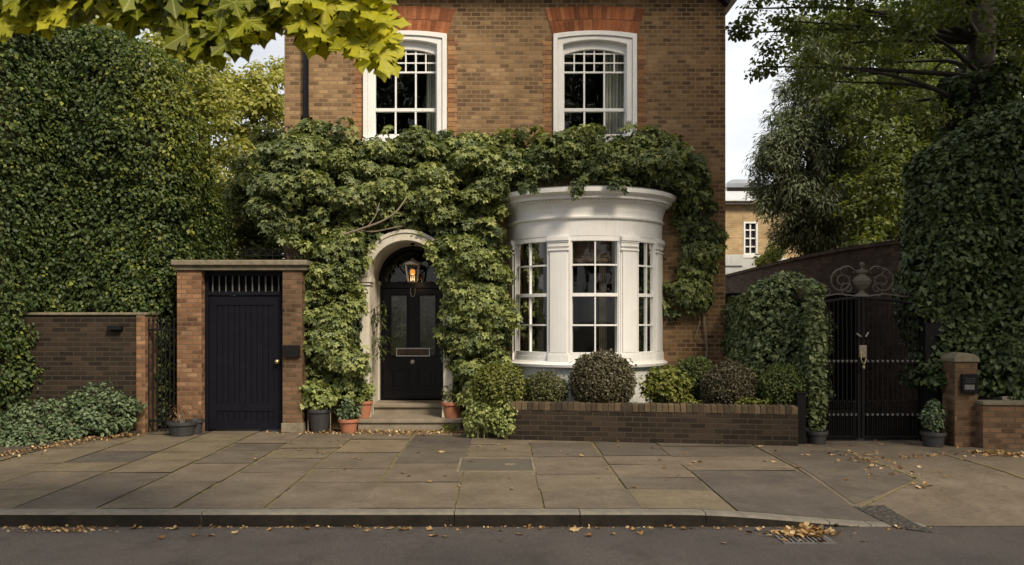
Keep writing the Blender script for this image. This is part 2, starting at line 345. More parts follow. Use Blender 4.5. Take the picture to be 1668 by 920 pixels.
# ------------------------------------------------------------------ leaves in numpy
T_DIA = (np.array([(0,0,0),(-.36,.42,.10),(0,1,-.04),(.36,.42,.10)], float), [(0,3,2),(0,2,1)])
T_NEED = (np.array([(0,0,0),(-.11,.5,.02),(0,1,-.05),(.11,.5,.02)], float), [(0,3,2),(0,2,1)])
T_BOX = (np.array([(0,0,0),(-.32,.3,.08),(-.28,.75,.04),(0,1,-.05),(.28,.75,.04),(.32,.3,.08)], float), [(0,5,4,3),(0,3,2,1)])
_ivy = [(0,.0),(-.42,-.06),(-.52,.22),(-.30,.40),(-.34,.66),(-.13,.66),(0,1.0),(.13,.66),(.34,.66),(.30,.40),(.52,.22),(.42,-.06)]
T_IVY = (np.array([(0,.38,-.02)]+[(x,y,abs(x)*.22-.03*y) for x, y in _ivy]), [(0,k+1,(k+1)%12+1) for k in range(12)])
def palm_t():
    V=[(0,0,0)]; Fc=[]
    for a,l in ((-125,.62),(-62,.8),(0,.88),(62,.8),(125,.62)):
        d=np.array((math.sin(R(a)),math.cos(R(a)))); q=np.array((d[1],-d[0])); i=len(V)
        m=d*l*.55; V+= [(m[0]-q[0]*.27*l,m[1]-q[1]*.27*l,.05),(d[0]*l,d[1]*l,-.10*l),(m[0]+q[0]*.27*l,m[1]+q[1]*.27*l,.05)]
        Fc+=[(0,i+1,i),(0,i+2,i+1)]
    return np.array(V,float),Fc
T_PALM = palm_t()
def maple_t():
    P = []
    lobes = [(-128,.50),(-72,.80),(0,1.0),(72,.80),(128,.50)]
    pts = [(0,-.08)]
    for i, (a, l) in enumerate(lobes):
        a0 = R(a); d = np.array((math.sin(a0), math.cos(a0))); q = np.array((d[1], -d[0]))
        if i: 
            am = R((a+lobes[i-1][0])/2); pts.append((math.sin(am)*.46, math.cos(am)*.46))
        for s, t, wd in ((-1,.62,.22),(-1,.68,.31),(-1,.84,.11),(0,1.0,0),(1,.84,.11),(1,.68,.31),(1,.62,.22)):
            v = d*l*t + q*wd*l*s*-1*-1; pts.append((v[0], v[1]))
    v = [(0,.1,0)]+[(x, y+.0, abs(x)*.14-.10*(x*x+y*y)) for x, y in pts]
    n = len(pts)
    return np.array(v), [(0,k+1,(k+1)%n+1) for k in range(n)]
T_MAP = maple_t()
def nrm(a): return a/np.maximum(np.linalg.norm(a, axis=1, keepdims=True), 1e-9)
class Leaves:
    def __init__(s, seed=0): s.P=[]; s.N=[]; s.T=[]; s.S=[]; s.C=[]; s.r = np.random.default_rng(seed)
    def add(s, P, N, T, S, C): s.P.append(P); s.N.append(N); s.T.append(T); s.S.append(S); s.C.append(C)
    def clump(s, c, rad, n, size, tone=.5, tvar=.22, out=(0,-1,.2), cut=-.35, up=.55, droop=.8, jit=.35, fill=.3):
        r = s.r; rad = np.array(rad if hasattr(rad, '__len__') else (rad,)*3, float)
        m = int(n*2.2)+8
        d = nrm(r.normal(size=(m, 3)))
        if out is not None:
            o = np.array(out, float); o /= np.linalg.norm(o); d = d[d@o > cut]
        d = d[:n]; n = len(d)
        f = 1-fill*r.random((n, 1))**1.5
        P = np.array(c, float)+d*rad*f
        N = nrm(d*.7+np.array((0,0,up))+r.normal(size=(n,3))*jit)
        T = nrm(d*.5+np.array((0,0,-droop))+r.normal(size=(n,3))*.45)
        s.add(P, N, T, size*(.65+.7*r.random(n)), np.clip(tone+r.normal(size=n)*tvar, 0, 1))
    def surf(s, me, density, size, tone=.5, tvar=.22, off=(0,.1), up=.3, droop=.7, jit=.4, tfun=None, mask=None):
        r = s.r; me.calc_loop_triangles()
        nv = len(me.vertices); co = np.empty(nv*3); me.vertices.foreach_get('co', co); co = co.reshape(-1, 3)
        tri = np.empty(len(me.loop_triangles)*3, np.int32); me.loop_triangles.foreach_get('vertices', tri); tri = tri.reshape(-1, 3)
        a, b, c = co[tri[:,0]], co[tri[:,1]], co[tri[:,2]]
        cr_ = np.cross(b-a, c-a); ar = np.linalg.norm(cr_, axis=1)/2
        n = int(ar.sum()*density); idx = r.choice(len(tri), n, p=ar/ar.sum())
        u = np.sqrt(r.random((n,1))); v = r.random((n,1))
        P = a[idx]*(1-u)+b[idx]*u*(1-v)+c[idx]*u*v
        n0 = nrm(cr_[idx])
        if mask is not None:
            k = mask(P, n0); P = P[k]; n0 = n0[k]; n = len(P)
        P = P+n0*(off[0]+(off[1]-off[0])*r.random((n,1)))
        N = nrm(n0*.8+np.array((0,0,up))+r.normal(size=(n,3))*jit)
        T = nrm(n0*.35+np.array((0,0,-droop))+r.normal(size=(n,3))*.5)
        tn = tone+r.normal(size=n)*tvar
        if tfun is not None: tn = tn+tfun(P)
        s.add(P, N, T, size*(.65+.7*r.random(n)), np.clip(tn, 0, 1))
    def build(s, name, tmpl, mat, parent=None, veins=False):
        P=np.concatenate(s.P); N=np.concatenate(s.N); T=np.concatenate(s.T); S=np.concatenate(s.S); C=np.concatenate(s.C)
        T = nrm(T-(T*N).sum(1, keepdims=True)*N); B = np.cross(T, N)
        V, Fc = tmpl; k = len(V); n = len(P)
        co = P[:,None,:]+S[:,None,None]*(V[None,:,0:1]*B[:,None,:]+V[None,:,1:2]*T[:,None,:]+V[None,:,2:3]*N[:,None,:])
        me = bpy.data.meshes.new(name); me.vertices.add(n*k); me.vertices.foreach_set('co', co.astype(np.float32).ravel())
        fl = np.concatenate([np.array(f) for f in Fc]); ln = np.array([len(f) for f in Fc])
        li = (fl[None,:]+np.arange(n)[:,None]*k).ravel()
        lt = np.tile(ln, n); ls = np.concatenate([[0], np.cumsum(lt)[:-1]])
        me.loops.add(len(li)); me.loops.foreach_set('vertex_index', li.astype(np.int32))
        me.polygons.add(len(lt)); me.polygons.foreach_set('loop_start', ls.astype(np.int32))
        me.update(calc_edges=True)
        at = me.attributes.new('tone', 'FLOAT', 'POINT'); at.data.foreach_set('value', np.repeat(C, k).astype(np.float32))
        if veins: al = me.attributes.new('leaf_co', 'FLOAT_VECTOR', 'POINT'); al.data.foreach_set('vector', np.tile(V.astype(np.float32), (n, 1)).ravel())
        return link(name, me, mat, parent)
def settone(me, vals):                # one tone per polygon corner group (mesh of separate islands)
    at = me.attributes.new('tone', 'FLOAT', 'FACE'); at.data.foreach_set('value', vals)
def nz3(p, s=1.): return noise.noise(Vector(p)*s)
def fbm(p, s=1.): return noise.noise(Vector(p)*s)+.5*noise.noise(Vector(p)*s*2.1+Vector((5,3,1)))+.25*noise.noise(Vector(p)*s*4.3)
def mesh_of(bm, name='m'):
    me = bpy.data.meshes.new(name); bm.to_mesh(me); bm.free(); return me
def ball_mesh(c, rad, sub=4, amp=.06, ns=2.5, seed=0):
    bm = bmesh.new(); bmesh.ops.create_icosphere(bm, subdivisions=sub, radius=1)
    for v in bm.verts:
        d = v.co.normalized(); k = 1+amp*fbm(d+Vector((seed*3.1, 0, 0)), ns)
        v.co = Vector((c[0]+d.x*rad[0]*k, c[1]+d.y*rad[1]*k, c[2]+d.z*rad[2]*k))
    return mesh_of(bm)
def wall_hull(path, tops, bots, amp=.2, ns=.9, n=60, nv=40, over=1.0, seed=0):
    """foliage wall: plan path (left to right as seen from the street), heights along it, rounded over at the top"""
    pp = curve_pts([(x, y, 0) for x, y in path], 12); m = len(pp)
    tt = curve_pts([(t, b, 0) for t, b in zip(tops, bots)], 12)
    bm = bmesh.new(); rows = []
    for i, p in enumerate(pp):
        t = (pp[min(i+1, m-1)]-pp[max(i-1, 0)]).normalized(); nrm_ = Vector((t.y, -t.x, 0))
        zt, zb = tt[i].x, tt[i].y; colv = []
        for j in range(nv+1):
            v = j/nv
            if v < .78: q = p+Vector((0, 0, zb+(zt-.35-zb)*v/.78)); nn = nrm_
            else:
                a = (v-.78)/.22*PI*.5; q = p+Vector((0, 0, zt-.35+.35*math.sin(a)))-nrm_*over*(1-math.cos(a)); nn = (nrm_*math.cos(a)+Vector((0,0,1))*math.sin(a))
            q = q+nn*amp*fbm(q+Vector((seed*7,0,0)), ns)
            colv.append(bm.verts.new(q))
        rows.append(colv)
    for a, b in zip(rows, rows[1:]):
        for j in range(nv): bm.faces.new((a[j], b[j], b[j+1], a[j+1]))
    return mesh_of(bm)
def copy_shrunk(me, d):
    me2 = me.copy(); n = len(me2.vertices); nn = np.empty(n*3); me.vertices.foreach_get('normal', nn)
    co = np.empty(n*3); me2.vertices.foreach_get('co', co); me2.vertices.foreach_set('co', co-nn*d); return me2

# ================================================================== SETTING
# ground to the horizon
bm = bmesh.new(); 
v = [bm.verts.new(p) for p in ((-400,-300,-.16),(400,-300,-.16),(400,600,-.16),(-400,600,-.16))]; bm.faces.new(v)
tag(obj('ground', bm, simple('far_ground', (.06,.055,.035), (.05,.05,.03), 1, 1)), kind='structure')
# yard ground (soil and grass behind the frontage)
bm = bmesh.new(); prism(bm, [(-40,12.3),(-3.4,12.3),(-3.4,40),(-40,40)], -.15, -.008); prism(bm, [(3.55,12.0),(40,11.2),(40,60),(3.55,60)], -.15, -.008)
tag(obj('yard_ground', bm, M['soil']), kind='structure')
# road
def asphalt():
    m, nt, b, o = newmat('asphalt'); g = nd(nt, 'ShaderNodeNewGeometry'); P = g.outputs['Position']
    sp = noise_n(nt, P, 62, 4, .85); c = ramp(nt, sp, [(.3,(.040,.034,.030)),(.55,(.072,.061,.054)),(.75,(.17,.145,.125))])
    big = noise_n(nt, P, .9, 6, .6); c = mixc(nt, c, ramp(nt, big, [(.3,(.72,.72,.74)),(.7,(1.2,1.16,1.12))]), .999, 'MULTIPLY')
    v = nd(nt, 'ShaderNodeTexVoronoi', i_Scale=.3, feature='DISTANCE_TO_EDGE'); wn = nd(nt, 'ShaderNodeTexNoise', i_Scale=1.6, i_Detail=6.0, i_Roughness=.7); L(nt, P, wn.inputs['Vector'])
    va = nd(nt, 'ShaderNodeVectorMath', operation='MULTIPLY_ADD'); L(nt, wn.outputs['Color'], va.inputs[0]); va.inputs[1].default_value = (.9,.9,0); L(nt, P, va.inputs[2]); L(nt, va.outputs[0], v.inputs['Vector'])
    c = mixc(nt, c, (.03,.026,.023), ramp(nt, v.outputs['Distance'], [(.002,(.4,.4,.4)),(.006,(0,0,0))]))
    c = mixc(nt, c, mixc(nt, c, (.6,.56,.52), .999, 'MULTIPLY'), ramp(nt, noise_n(nt, P, 2.2, 7, .7), [(.5,(0,0,0)),(.66,(.8,.8,.8))]))
    L(nt, c, b.inputs['Base Color']); b.inputs['Roughness'].default_value = .8
    bump(nt, b, sp, .014, 1); return m
bm = bmesh.new(); v = [bm.verts.new(p) for p in ((-60,-12,-.12),(60,-12,-.12),(60,7.29,-.12),(-60,7.29,-.12))]; bm.faces.new(v)
tag(obj('road', bm, asphalt()), kind='structure')
# pavement: joint bed, flagstones, crossover
KY = 7.28
def sheet(bm, q, dz=0, nu=6, nv=6, tone=None, tones=None, tilt=(0,0)):
    """bilinear quad q (4 XY corners) following the pavement's height"""
    g = []
    for i in range(nu+1):
        r_ = []
        for j in range(nv+1):
            u, w_ = i/nu, j/nv
            x = (q[0][0]*(1-u)+q[1][0]*u)*(1-w_)+(q[3][0]*(1-u)+q[2][0]*u)*w_
            y = (q[0][1]*(1-u)+q[1][1]*u)*(1-w_)+(q[3][1]*(1-u)+q[2][1]*u)*w_
            r_.append(bm.verts.new((x, y, hgt(x, y)+dz+tilt[0]*(u-.5)+tilt[1]*(w_-.5))))
        g.append(r_)
    for i in range(nu):
        for j in range(nv):
            bm.faces.new((g[i][j], g[i+1][j], g[i+1][j+1], g[i][j+1]))
            if tones is not None: tones.append(tone)
def G(px, py): Y = F*CZ/(py-YC); return ((px-XC)/F*Y, Y)
bm = bmesh.new(); sheet(bm, [(-14,KY+.1),(16,KY+.1),(16,13.0),(-14,13.0)], -.011, 120, 24)
def joint():
    m, nt, b, o = newmat('mossy_joint'); g = nd(nt, 'ShaderNodeNewGeometry'); P = g.outputs['Position']
    n = noise_n(nt, P, 5, 5, .7); L(nt, ramp(nt, n, [(.36,(.045,.037,.024)),(.5,(.17,.135,.055)),(.7,(.13,.115,.038))]), b.inputs['Base Color'])
    b.inputs['Roughness'].default_value = 1; bump(nt, b, noise_n(nt, P, 60, 4, .7), .01); return m
M['joint'] = joint()
tag(obj('pavement_bed', bm, M['joint']), kind='structure')
rnd = random.Random(7)
bm = bmesh.new(); tones = []
Xb = [WX(p, KY+.17) for p in (20,155,285,430,585,740,885,1045,1200)]
Xb = [Xb[0]-.78*k for k in range(9, 0, -1)]+Xb+[WX(1330, KY+.17)]
def xdiag(y):                     # edge between flags and crossover
    pts = [G(1245,735), G(1330,780), G(1392,812), (3.35, 7.44)]
    pts = sorted(pts, key=lambda p: p[1])
    for a, b in zip(pts, pts[1:]):
        if a[1] <= y <= b[1]: return a[0]+(b[0]-a[0])*(y-a[1])/(b[1]-a[1])
    return pts[0][0] if y < pts[0][1] else pts[-1][0]
for i in range(len(Xb)-1):
    x0, x1 = Xb[i], Xb[i+1]
    ys = [KY+.165]
    first = rnd.choice((.85,1.2,1.75,1.9)); ys.append(ys[0]+first)
    while ys[-1] < 12.6: ys.append(ys[-1]+rnd.choice((.62,.8,.95,1.15)))
    for a, b in zip(ys, ys[1:]):
        if x0 < -5.6 and a > 11.5: continue
        b = min(b, 12.95)
        g_ = rnd.choice((.007,.010,.016)); dz = rnd.uniform(-.002, .002); tn = min(1, max(0, rnd.gauss(.45, .22)))
        j = [rnd.uniform(-.012, .012) for _ in range(4)]
        xr0, xr1 = x1, x1
        if i == len(Xb)-2: xr0, xr1 = max(x0+.1, xdiag(a)), max(x0+.1, xdiag(min(b, 11.9)))
        sheet(bm, [(x0+g_+j[0], a+g_), (xr0-g_+j[1], a+g_+j[2]*.5), (xr1-g_+j[1], b-g_+j[3]*.5), (x0+g_+j[0], b-g_)], dz, 5, 5, tn, tones, (rnd.uniform(-.004,.004), rnd.uniform(-.002,.002)))
me = mesh_of(bm, 'pavement'); settone(me, tones)
M['flag'] = tonemat('flagstone', [(.085,.073,.066),(.115,.096,.080),(.150,.122,.094),(.145,.122,.083),(.215,.170,.122)], .62, 22, .0025, .35, dirt=(.115,.097,.055))
tag(link('pavement', me, M['flag']), kind='structure')
# crossover (driveway apron)
bm = bmesh.new(); tones = []
ylev = [KY+.03+(11.9-KY)*k/24 for k in range(25)]
prev = None
for y in ylev:
    x0 = xdiag(y)+.02
    row = []
    for k in range(31):
        x = x0+(16-x0)*(k/30)**1.5; row.append(bm.verts.new((x, y, hgt(x, y)-.001)))
    if prev:
        for k in range(30): bm.faces.new((prev[k], prev[k+1], row[k+1], row[k])); tones.append(.45)
    prev = row
me = mesh_of(bm, 'driveway'); settone(me, tones); tag(link('driveway', me, M['flag']), kind='structure')
bm = bmesh.new(); tones = []
sheet(bm, [G(1392,806), G(1492,777), G(1366,734), G(1256,737)], .004, 10, 10, .12, tones)
me = mesh_of(bm, 'driveway_slab'); settone(me, tones); tag(link('driveway_slab', me, M['flag']), kind='structure')
def setts():
    m, nt, b, o = newmat('granite_setts'); g = nd(nt, 'ShaderNodeNewGeometry'); P = g.outputs['Position']
    v = nd(nt, 'ShaderNodeTexVoronoi', i_Scale=22.); L(nt, P, v.inputs['Vector'])
    L(nt, ramp(nt, v.outputs['Distance'], [(.25,(.07,.058,.045)),(.6,(.025,.021,.017))]), b.inputs['Base Color']); b.inputs['Roughness'].default_value = .85
    bump(nt, b, ramp(nt, v.outputs['Distance'], [(.2,(1,1,1)),(.7,(0,0,0))]), .015); return m
bm = bmesh.new(); sheet(bm, [G(1392,809), (G(1450,826)), G(1505,846), G(1428,808)], .004, 8, 8)
bm.clear(); a, b_, c, d = G(1390,809), G(1462,838), G(1522,845), G(1440,807)
sheet(bm, [a, b_, c, d], .005, 8, 8)
tag(obj('paved_strip', bm, setts()), kind='structure')
# dark joints across the crossover
bm = bmesh.new()
def groove(p, q, wd):
    p, q = Vector(p), Vector(q); n_ = Vector((-(q-p).y, (q-p).x)).normalized()*wd/2
    sheet(bm, [p-n_, q-n_, q+n_, p+n_], .006, 14, 1)
groove(G(1366,733), G(1496,777), .035); groove(G(1496,777), G(1400,810), .02); groove(G(1520,735), G(1700,785), .03)
tag(obj('driveway_joint', bm, M['joint']), kind='structure')
# kerb: individual stones
bm = bmesh.new(); kx = [-14+.0]; 
xs = [-13.5,-11.3,-9.1,-6.9,-4.75,-2.55,WX(740,KY),WX(945,KY),WX(1150,KY),WX(1352,KY),WX(1420,KY),WX(1470,KY),WX(1512,KY)]
for a, b in zip(xs, xs[1:]):
    n_ = 8; g_ = .004; prev = None
    for k in range(n_+1):
        x = a+g_+(b-a-2*g_)*k/n_; h = hgt(x, KY)
        h = max(h, -.1185)
        q = [bm.verts.new(p) for p in ((x,KY,-.14),(x,KY,h-.018),(x,KY+.018,h+.001),(x,KY+.155,h+.001),(x,KY+.155,-.14))]
        if prev:
            for m_ in range(4): bm.faces.new((prev[m_], q[m_], q[m_+1], prev[m_+1]))
        else: bm.faces.new(q[::-1])
        prev = q
    bm.faces.new(prev)
M['kerb'] = simple('kerb_stone', (.17,.15,.12), (.10,.09,.072), .85, 8, bmp=.006, bscale=45)
M['kerb_face_shade'] = simple('shaded_kerb_face', (.012,.010,.008), (.026,.021,.016), .85, 5, bmp=.006, bscale=40, spec=.15)  # shade on the kerb's front put into a darker colour
ko = obj('kerb', bm, [M['kerb'], M['kerb_face_shade']]); tag(ko, kind='structure')
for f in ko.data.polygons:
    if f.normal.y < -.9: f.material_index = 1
# planting beds
bm = bmesh.new()
a = G(-300,800); b = G(-20,748); c = G(120,722); d = G(222,708)
prism(bm, [(a[0],a[1]),(b[0],b[1]),(c[0],c[1]),(d[0],d[1]),(d[0],12.38),(-14,12.38)], -.01, .035)
tag(obj('planting_bed', bm, M['soil']), kind='structure')
LW0, LW1 = Vector((.13, 11.72)), Vector((3.88, 11.12))        # line of the low front wall
bm = bmesh.new(); prism(bm, [(.2,11.85),(3.84,11.27),(3.9,13.38),(.2,13.38)], -.01, .36)
tag(obj('raised_bed', bm, M['soil']), kind='structure')

# ================================================================== HOUSE
YW = 13.4; HX0, HX1 = -3.39, 3.535
house = thing('brick_house', (0, YW, 0), 'tall stock brick house with red window arches, round white bay and arched black door', 'house')
ACX, AR, ASZ = -1.43, .56, 2.29
BX, BR, BY = 1.34, 1.226, 13.676       # bay circle
wins = [(WX(660,YW), 'l'), (WX(969,YW), 'r')]
WHW = .60                              # half width of masonry opening
WZ0, WZ1 = 4.5, 6.15
bm = bmesh.new()
HT = 7.0
ops = [(ACX-.65, ACX+.65, 0, 3.0), (BX-1.05, BX+1.05, .98, 2.86)]+[(x-WHW, x+WHW, WZ0, WZ1) for x, _ in wins]
xsb = sorted({HX0, HX1, *[o[0] for o in ops], *[o[1] for o in ops]}); zsb = sorted({0-.1, HT, *[o[2] for o in ops], *[o[3] for o in ops]})
for x0, x1 in zip(xsb, xsb[1:]):
    for z0, z1 in zip(zsb, zsb[1:]):
        cx, cz = (x0+x1)/2, (z0+z1)/2
        if any(o[0] < cx < o[1] and o[2] < cz < o[3] for o in ops): continue
        bm.faces.new([bm.verts.new(p) for p in ((x0,YW,z0),(x1,YW,z0),(x1,YW,z1),(x0,YW,z1))])
N_ = 16
for k in range(N_):
    t0, t1 = PI*k/N_, PI*(k+1)/N_
    xa, za, xb_, zb = ACX+.65*math.cos(t0), ASZ+.65*math.sin(t0), ACX+.65*math.cos(t1), ASZ+.65*math.sin(t1)
    bm.faces.new([bm.verts.new(p) for p in ((xa,YW,za),(xb_,YW,zb),(xb_,YW,3.0),(xa,YW,3.0))])
# reveals of the window openings, side and back walls
for x, _ in wins:
    for xx in (x-WHW, x+WHW): bm.faces.new([bm.verts.new(p) for p in ((xx,YW,WZ0),(xx,YW+.3,WZ0),(xx,YW+.3,WZ1),(xx,YW,WZ1))])
for xx in (HX0, HX1): bm.faces.new([bm.verts.new(p) for p in ((xx,YW,-.1),(xx,22,-.1),(xx,22,HT),(xx,YW,HT))])
bm.faces.new([bm.verts.new(p) for p in ((HX0,22,-.1),(HX1,22,-.1),(HX1,22,HT),(HX0,22,HT))])
bmesh.ops.remove_doubles(bm, verts=bm.verts, dist=.0005)
obj('wall', bm, M['brick'], house)
# floors and inner partition keep the rooms closed
bm = bmesh.new(); box(bm, HX0+.02, HX1-.02, YW+.32, 21.9, 3.9, 4.1); box(bm, HX0+.02, HX1-.02, 17.4, 17.5, .0, HT-.02); box(bm, HX0+.02, HX1-.02, 14.1, 21.9, .2, .3); box(bm, -.4,-.3, YW+.02, 17.4, .3, 3.9); box(bm, -.4,-.3, YW+.02, 17.4, 4.1, HT-.02)
box(bm, HX0+.02, ACX-.76, YW+.32, YW+.36, .3, 3.9)
obj('interior', bm, M['room'], house)
# roof with projecting eaves
bm = bmesh.new()
E = .42
pts = [(HX0-.3, YW-E), (HX1+.42, YW-E), (HX1+.42, 22+E), (HX0-.3, 22+E)]
prism(bm, pts, HT-.02, HT+.14)
rf = obj('eaves', bm, M['white'], house)
bm = bmesh.new()
a = [bm.verts.new((x, y, HT+.15)) for x, y in pts]; r0 = bm.verts.new((-1.5, 17.7, HT+3)); r1 = bm.verts.new((1.6, 17.7, HT+3))
for f in ((a[0],a[1],r1,r0),(a[1],a[2],r1),(a[2],a[3],r0,r1),(a[3],a[0],r0)): bm.faces.new(f)
obj('roof', bm, M['tile'], house)
bm = bmesh.new(); gutter = [(HX1+.0, YW-.16),(HX1+.13, YW-.12),(HX1+.13, YW+.5),(HX1+.002, YW+.5)]
prism_y(bm, [(HX1-.34,HT-.03),(HX1-.30,HT-.16),(HX1-.02,HT-.44),(HX1+.015,HT-.46),(HX1+.12,HT-.22),(HX1+.24,HT-.03)], YW-.16, YW-.004)
obj('eaves_bracket', bm, M['black'], house, bevel=.006)
# drainpipe
bm = bmesh.new(); dx = WX(500, YW)
tube(bm, [(dx, YW-.07, .1),(dx, YW-.07, HT-.05)], .045, 12)
for z in (1.2, 3.0, 4.8, 6.3): tube(bm, [(dx, YW-.07, z-.04),(dx, YW-.07, z+.04)], .056, 12); box(bm, dx-.09, dx+.09, YW-.03, YW-.003, z-.02, z+.02)
obj('drainpipe', bm, M['black'], house)

# ---- gauged red brick round the upper windows
def seg_arch(cx, hw, zs, rise, n=16):
    Rr = (hw*hw+rise*rise)/(2*rise); zc = zs+rise-Rr; a = math.asin(hw/Rr)
    return [(cx+Rr*math.sin(-a+2*a*k/n), zc+Rr*math.cos(-a+2*a*k/n)) for k in range(n+1)]
rg = random.Random(3)
for cx, side in wins:
    bm = bmesh.new(); tones = []
    hw = .665; z0 = 6.10; 
    # two rings of voussoirs
    for ring in (0, 1):
        n = 19 if ring == 0 else 21
        for k in range(n):
            u0, u1 = (k+.04)/n*2-1, (k+.96)/n*2-1
            def pt(u, t):   # t 0..1 outward across both rings
                a = u*R(20)*(1); zb = z0+.02+.045*(1-u*u); h = .40
                return (cx+u*hw+u*t*.12, zb+t*h-.0*abs(u))
            t0, t1 = (0.0, .47) if ring == 0 else (.50, 1.0)
            prism_y(bm, [pt(u0,t0), pt(u1,t0), pt(u1,t1), pt(u0,t1)], YW-.012, YW+.02); tones += [rg.random()]*6
    # jamb quoins
    z = 4.3
    while z < 6.1:
        for s in (-1, 1):
            wd = .145 if int(z/.075) % 2 else .105
            if side == 'l' or True:
                xa, xb_ = cx+s*(.672), cx+s*(.672+wd)
                box(bm, min(xa,xb_), max(xa,xb_), YW-.010, YW+.02, z+.004, z+.071); tones += [rg.random()]*6
        z += .075
    me = mesh_of(bm); settone(me, tones); wa_ = link('window_arch', me, [M['gauged'], M['jamb']], house)
    for f in wa_.data.polygons:
        if f.center.z+wloc(house).z < 6.095: f.material_index = 1
    bm = bmesh.new(); prism_y(bm, [(cx-hw,z0+.02),(cx+hw,z0+.02),(cx+hw+.12,z0+.44),(cx-hw-.12,z0+.44)], YW-.005, YW+.01)
    for s in (-1,1):
        xa, xb_ = sorted((cx+s*.671, cx+s*.80)); box(bm, xa, xb_, YW-.004, YW+.01, 4.3, 6.1)
    obj('brick_joints', bm, M['mortar'], house)

# ---- upper sash windows
def sash_window(cx, side):
    root = bpy.data.objects.new('window', None); col.objects.link(root); root.parent = house
    root.location = Vector((cx, YW, WZ0))-house.location
    hw = .655
    zt = 6.12
    def outl(h, zs, rise, zb): 
        return [(cx+h, zb), ]+[(x, z) for x, z in seg_arch(cx, h, zs, rise)][::-1]+[(cx-h, zb)]
    zb = 4.5
    bm = bmesh.new()
    ring_y(bm, outl(.655, zt, .05, zb), outl(.585, zt-.07, .05, zb), YW-.055, YW+.03, closed=False)
    ring_y(bm, outl(.583, zt-.072, .05, zb), outl(.50, zt-.155, .07, zb), YW-.03, YW+.10, closed=False)
    box(bm, cx-.66, cx+.66, YW-.09, YW+.14, zb-.10, zb-.002)
    obj('frame', bm, M['white'], root, bevel=.006)
    # arched head board, set back
    gz = zt-.21; rise = .085
    bm = bmesh.new()
    ring_y(bm, outl(.505, zt-.12, .06, zb), outl(.475, gz-rise+.0, rise, zb), YW+.06, YW+.15, closed=False)
    zm = WZ(177, YW)
    # meeting rail and lower sash
    box(bm, cx-.475, cx+.475, YW+.055, YW+.13, zm-.03, zm+.022)
    obj('sash', bm, M['white'], root, bevel=.004)
    bm = bmesh.new(); b = .013
    zr = WZ(115, YW); y0, y1 = YW+.09, YW+.125
    topz = lambda x: gz-rise+rise*(1-((x-cx)/.475)**2)
    box(bm, cx-.474, cx+.474, y0-.002, y1+.002, zr-b, zr+b)
    for k in range(1, 6):
        x = cx-.475+.95*k/6
        if k % 2 == 0: box(bm, x-b, x+b, y0, y1, zm+.02, topz(x)+.01)
        else: box(bm, x-b*.8, x+b*.8, y0, y1, zr+b, topz(x)+.01)
    for zz in (WZ(99.5, YW), WZ(84.5, YW)): box(bm, cx-.474, cx+.474, y0+.004, y1-.004, zz-.010, zz+.010)
    for k in (2, 4):
        x = cx-.475+.95*k/6; box(bm, x-b, x+b, y0-.03, y1-.03, zb+.06, zm-.03)
    box(bm, cx-.474, cx+.474, y0-.03, y1-.03, zb, zb+.07)
    obj('glazing_bars', bm, M['white'], root)
    bm = bmesh.new(); pts = [(x, z) for x, z in seg_arch(cx, .474, gz-rise, rise)]
    pts = [(cx-.474, zb)]+pts+[(cx+.474, zb)]
    bm.faces.new([bm.verts.new((x, YW+.108, z)) for x, z in pts])
    obj('pane', bm, M['glass'], root)
    # curtain with folds behind the right-hand panes
    bm = bmesh.new(); prev = None
    x0c, x1c = (cx+.17, cx+.56) if side == 'r' else (cx+.30, cx+.56)
    for k in range(61):
        x = x0c+(x1c-x0c)*k/60; y = YW+.30+.035*math.sin(k*.72)+.02*math.sin(k*.31+1)
        a = bm.verts.new((x-(.04 if side=='l' else .0)*0, y, zb)); c = bm.verts.new((x+.02, y, zt+.1))
        if prev: bm.faces.new((prev[0], a, c, prev[1]))
        prev = (a, c)
    obj('curtain', bm, M['curtain'], root, smooth=True)
    return root
for cx, s in wins: sash_window(cx, s)

# ---- round bay
bay = bpy.data.objects.new('bay_window', None); col.objects.link(bay); bay.parent = house; bay.location = Vector((BX, BY, 0))-house.location
def arcbox(bm, t0, t1, r0, r1, z0, z1, n=None, ztop=None):
    n = n or max(2, int(abs(t1-t0)/3)); rows = []
    for k in range(n+1):
        t = R(t0+(t1-t0)*k/n); s, c = math.sin(t), math.cos(t)
        rows.append([bm.verts.new((BX+r*s, BY-r*c, z)) for r, z in ((r1,z0),(r1,z1),(r0,z1),(r0,z0))])
    for a, b in zip(rows, rows[1:]):
        for k in range(4): bm.faces.new((a[k], b[k], b[(k+1)%4], a[(k+1)%4]))
    bm.faces.new(rows[0]); bm.faces.new(rows[-1][::-1])
def arcprof(bm, prof, t0=-78, t1=78, n=64):
    rows = []
    for k in range(n+1):
        t = R(t0+(t1-t0)*k/n); s, c = math.sin(t), math.cos(t)
        rows.append([bm.verts.new((BX+r*s, BY-r*c, z)) for r, z in prof])
    m = len(prof)
    for a, b in zip(rows, rows[1:]):
        for k in range(m): bm.faces.new((a[k], b[k], b[(k+1)%m], a[(k+1)%m]))
    bm.faces.new(rows[0]); bm.faces.new(rows[-1][::-1])
r = BR
bm = bmesh.new()
arcprof(bm, [(.2,3.48),(.2,2.93),(r-.10,2.87),(r+.0,2.87),(r+.01,3.11),(r+.045,3.125),(r+.05,3.15),(r+.015,3.165),(r+.015,3.20),(r+.03,3.28),(r+.065,3.36),(r+.09,3.375),(r+.09,3.40),(r+.155,3.41),(r+.16,3.455),(r+.225,3.49),(r+.235,3.55),(r+.19,3.555)], -80, 80)
for k in range(-31, 32):    # dentils
    arcbox(bm, k*2.4-.75, k*2.4+.75, r+.06, r+.115, 3.378, 3.402, 1)
obj('cornice', bm, M['white'], bay, bevel=.003)
bm = bmesh.new()
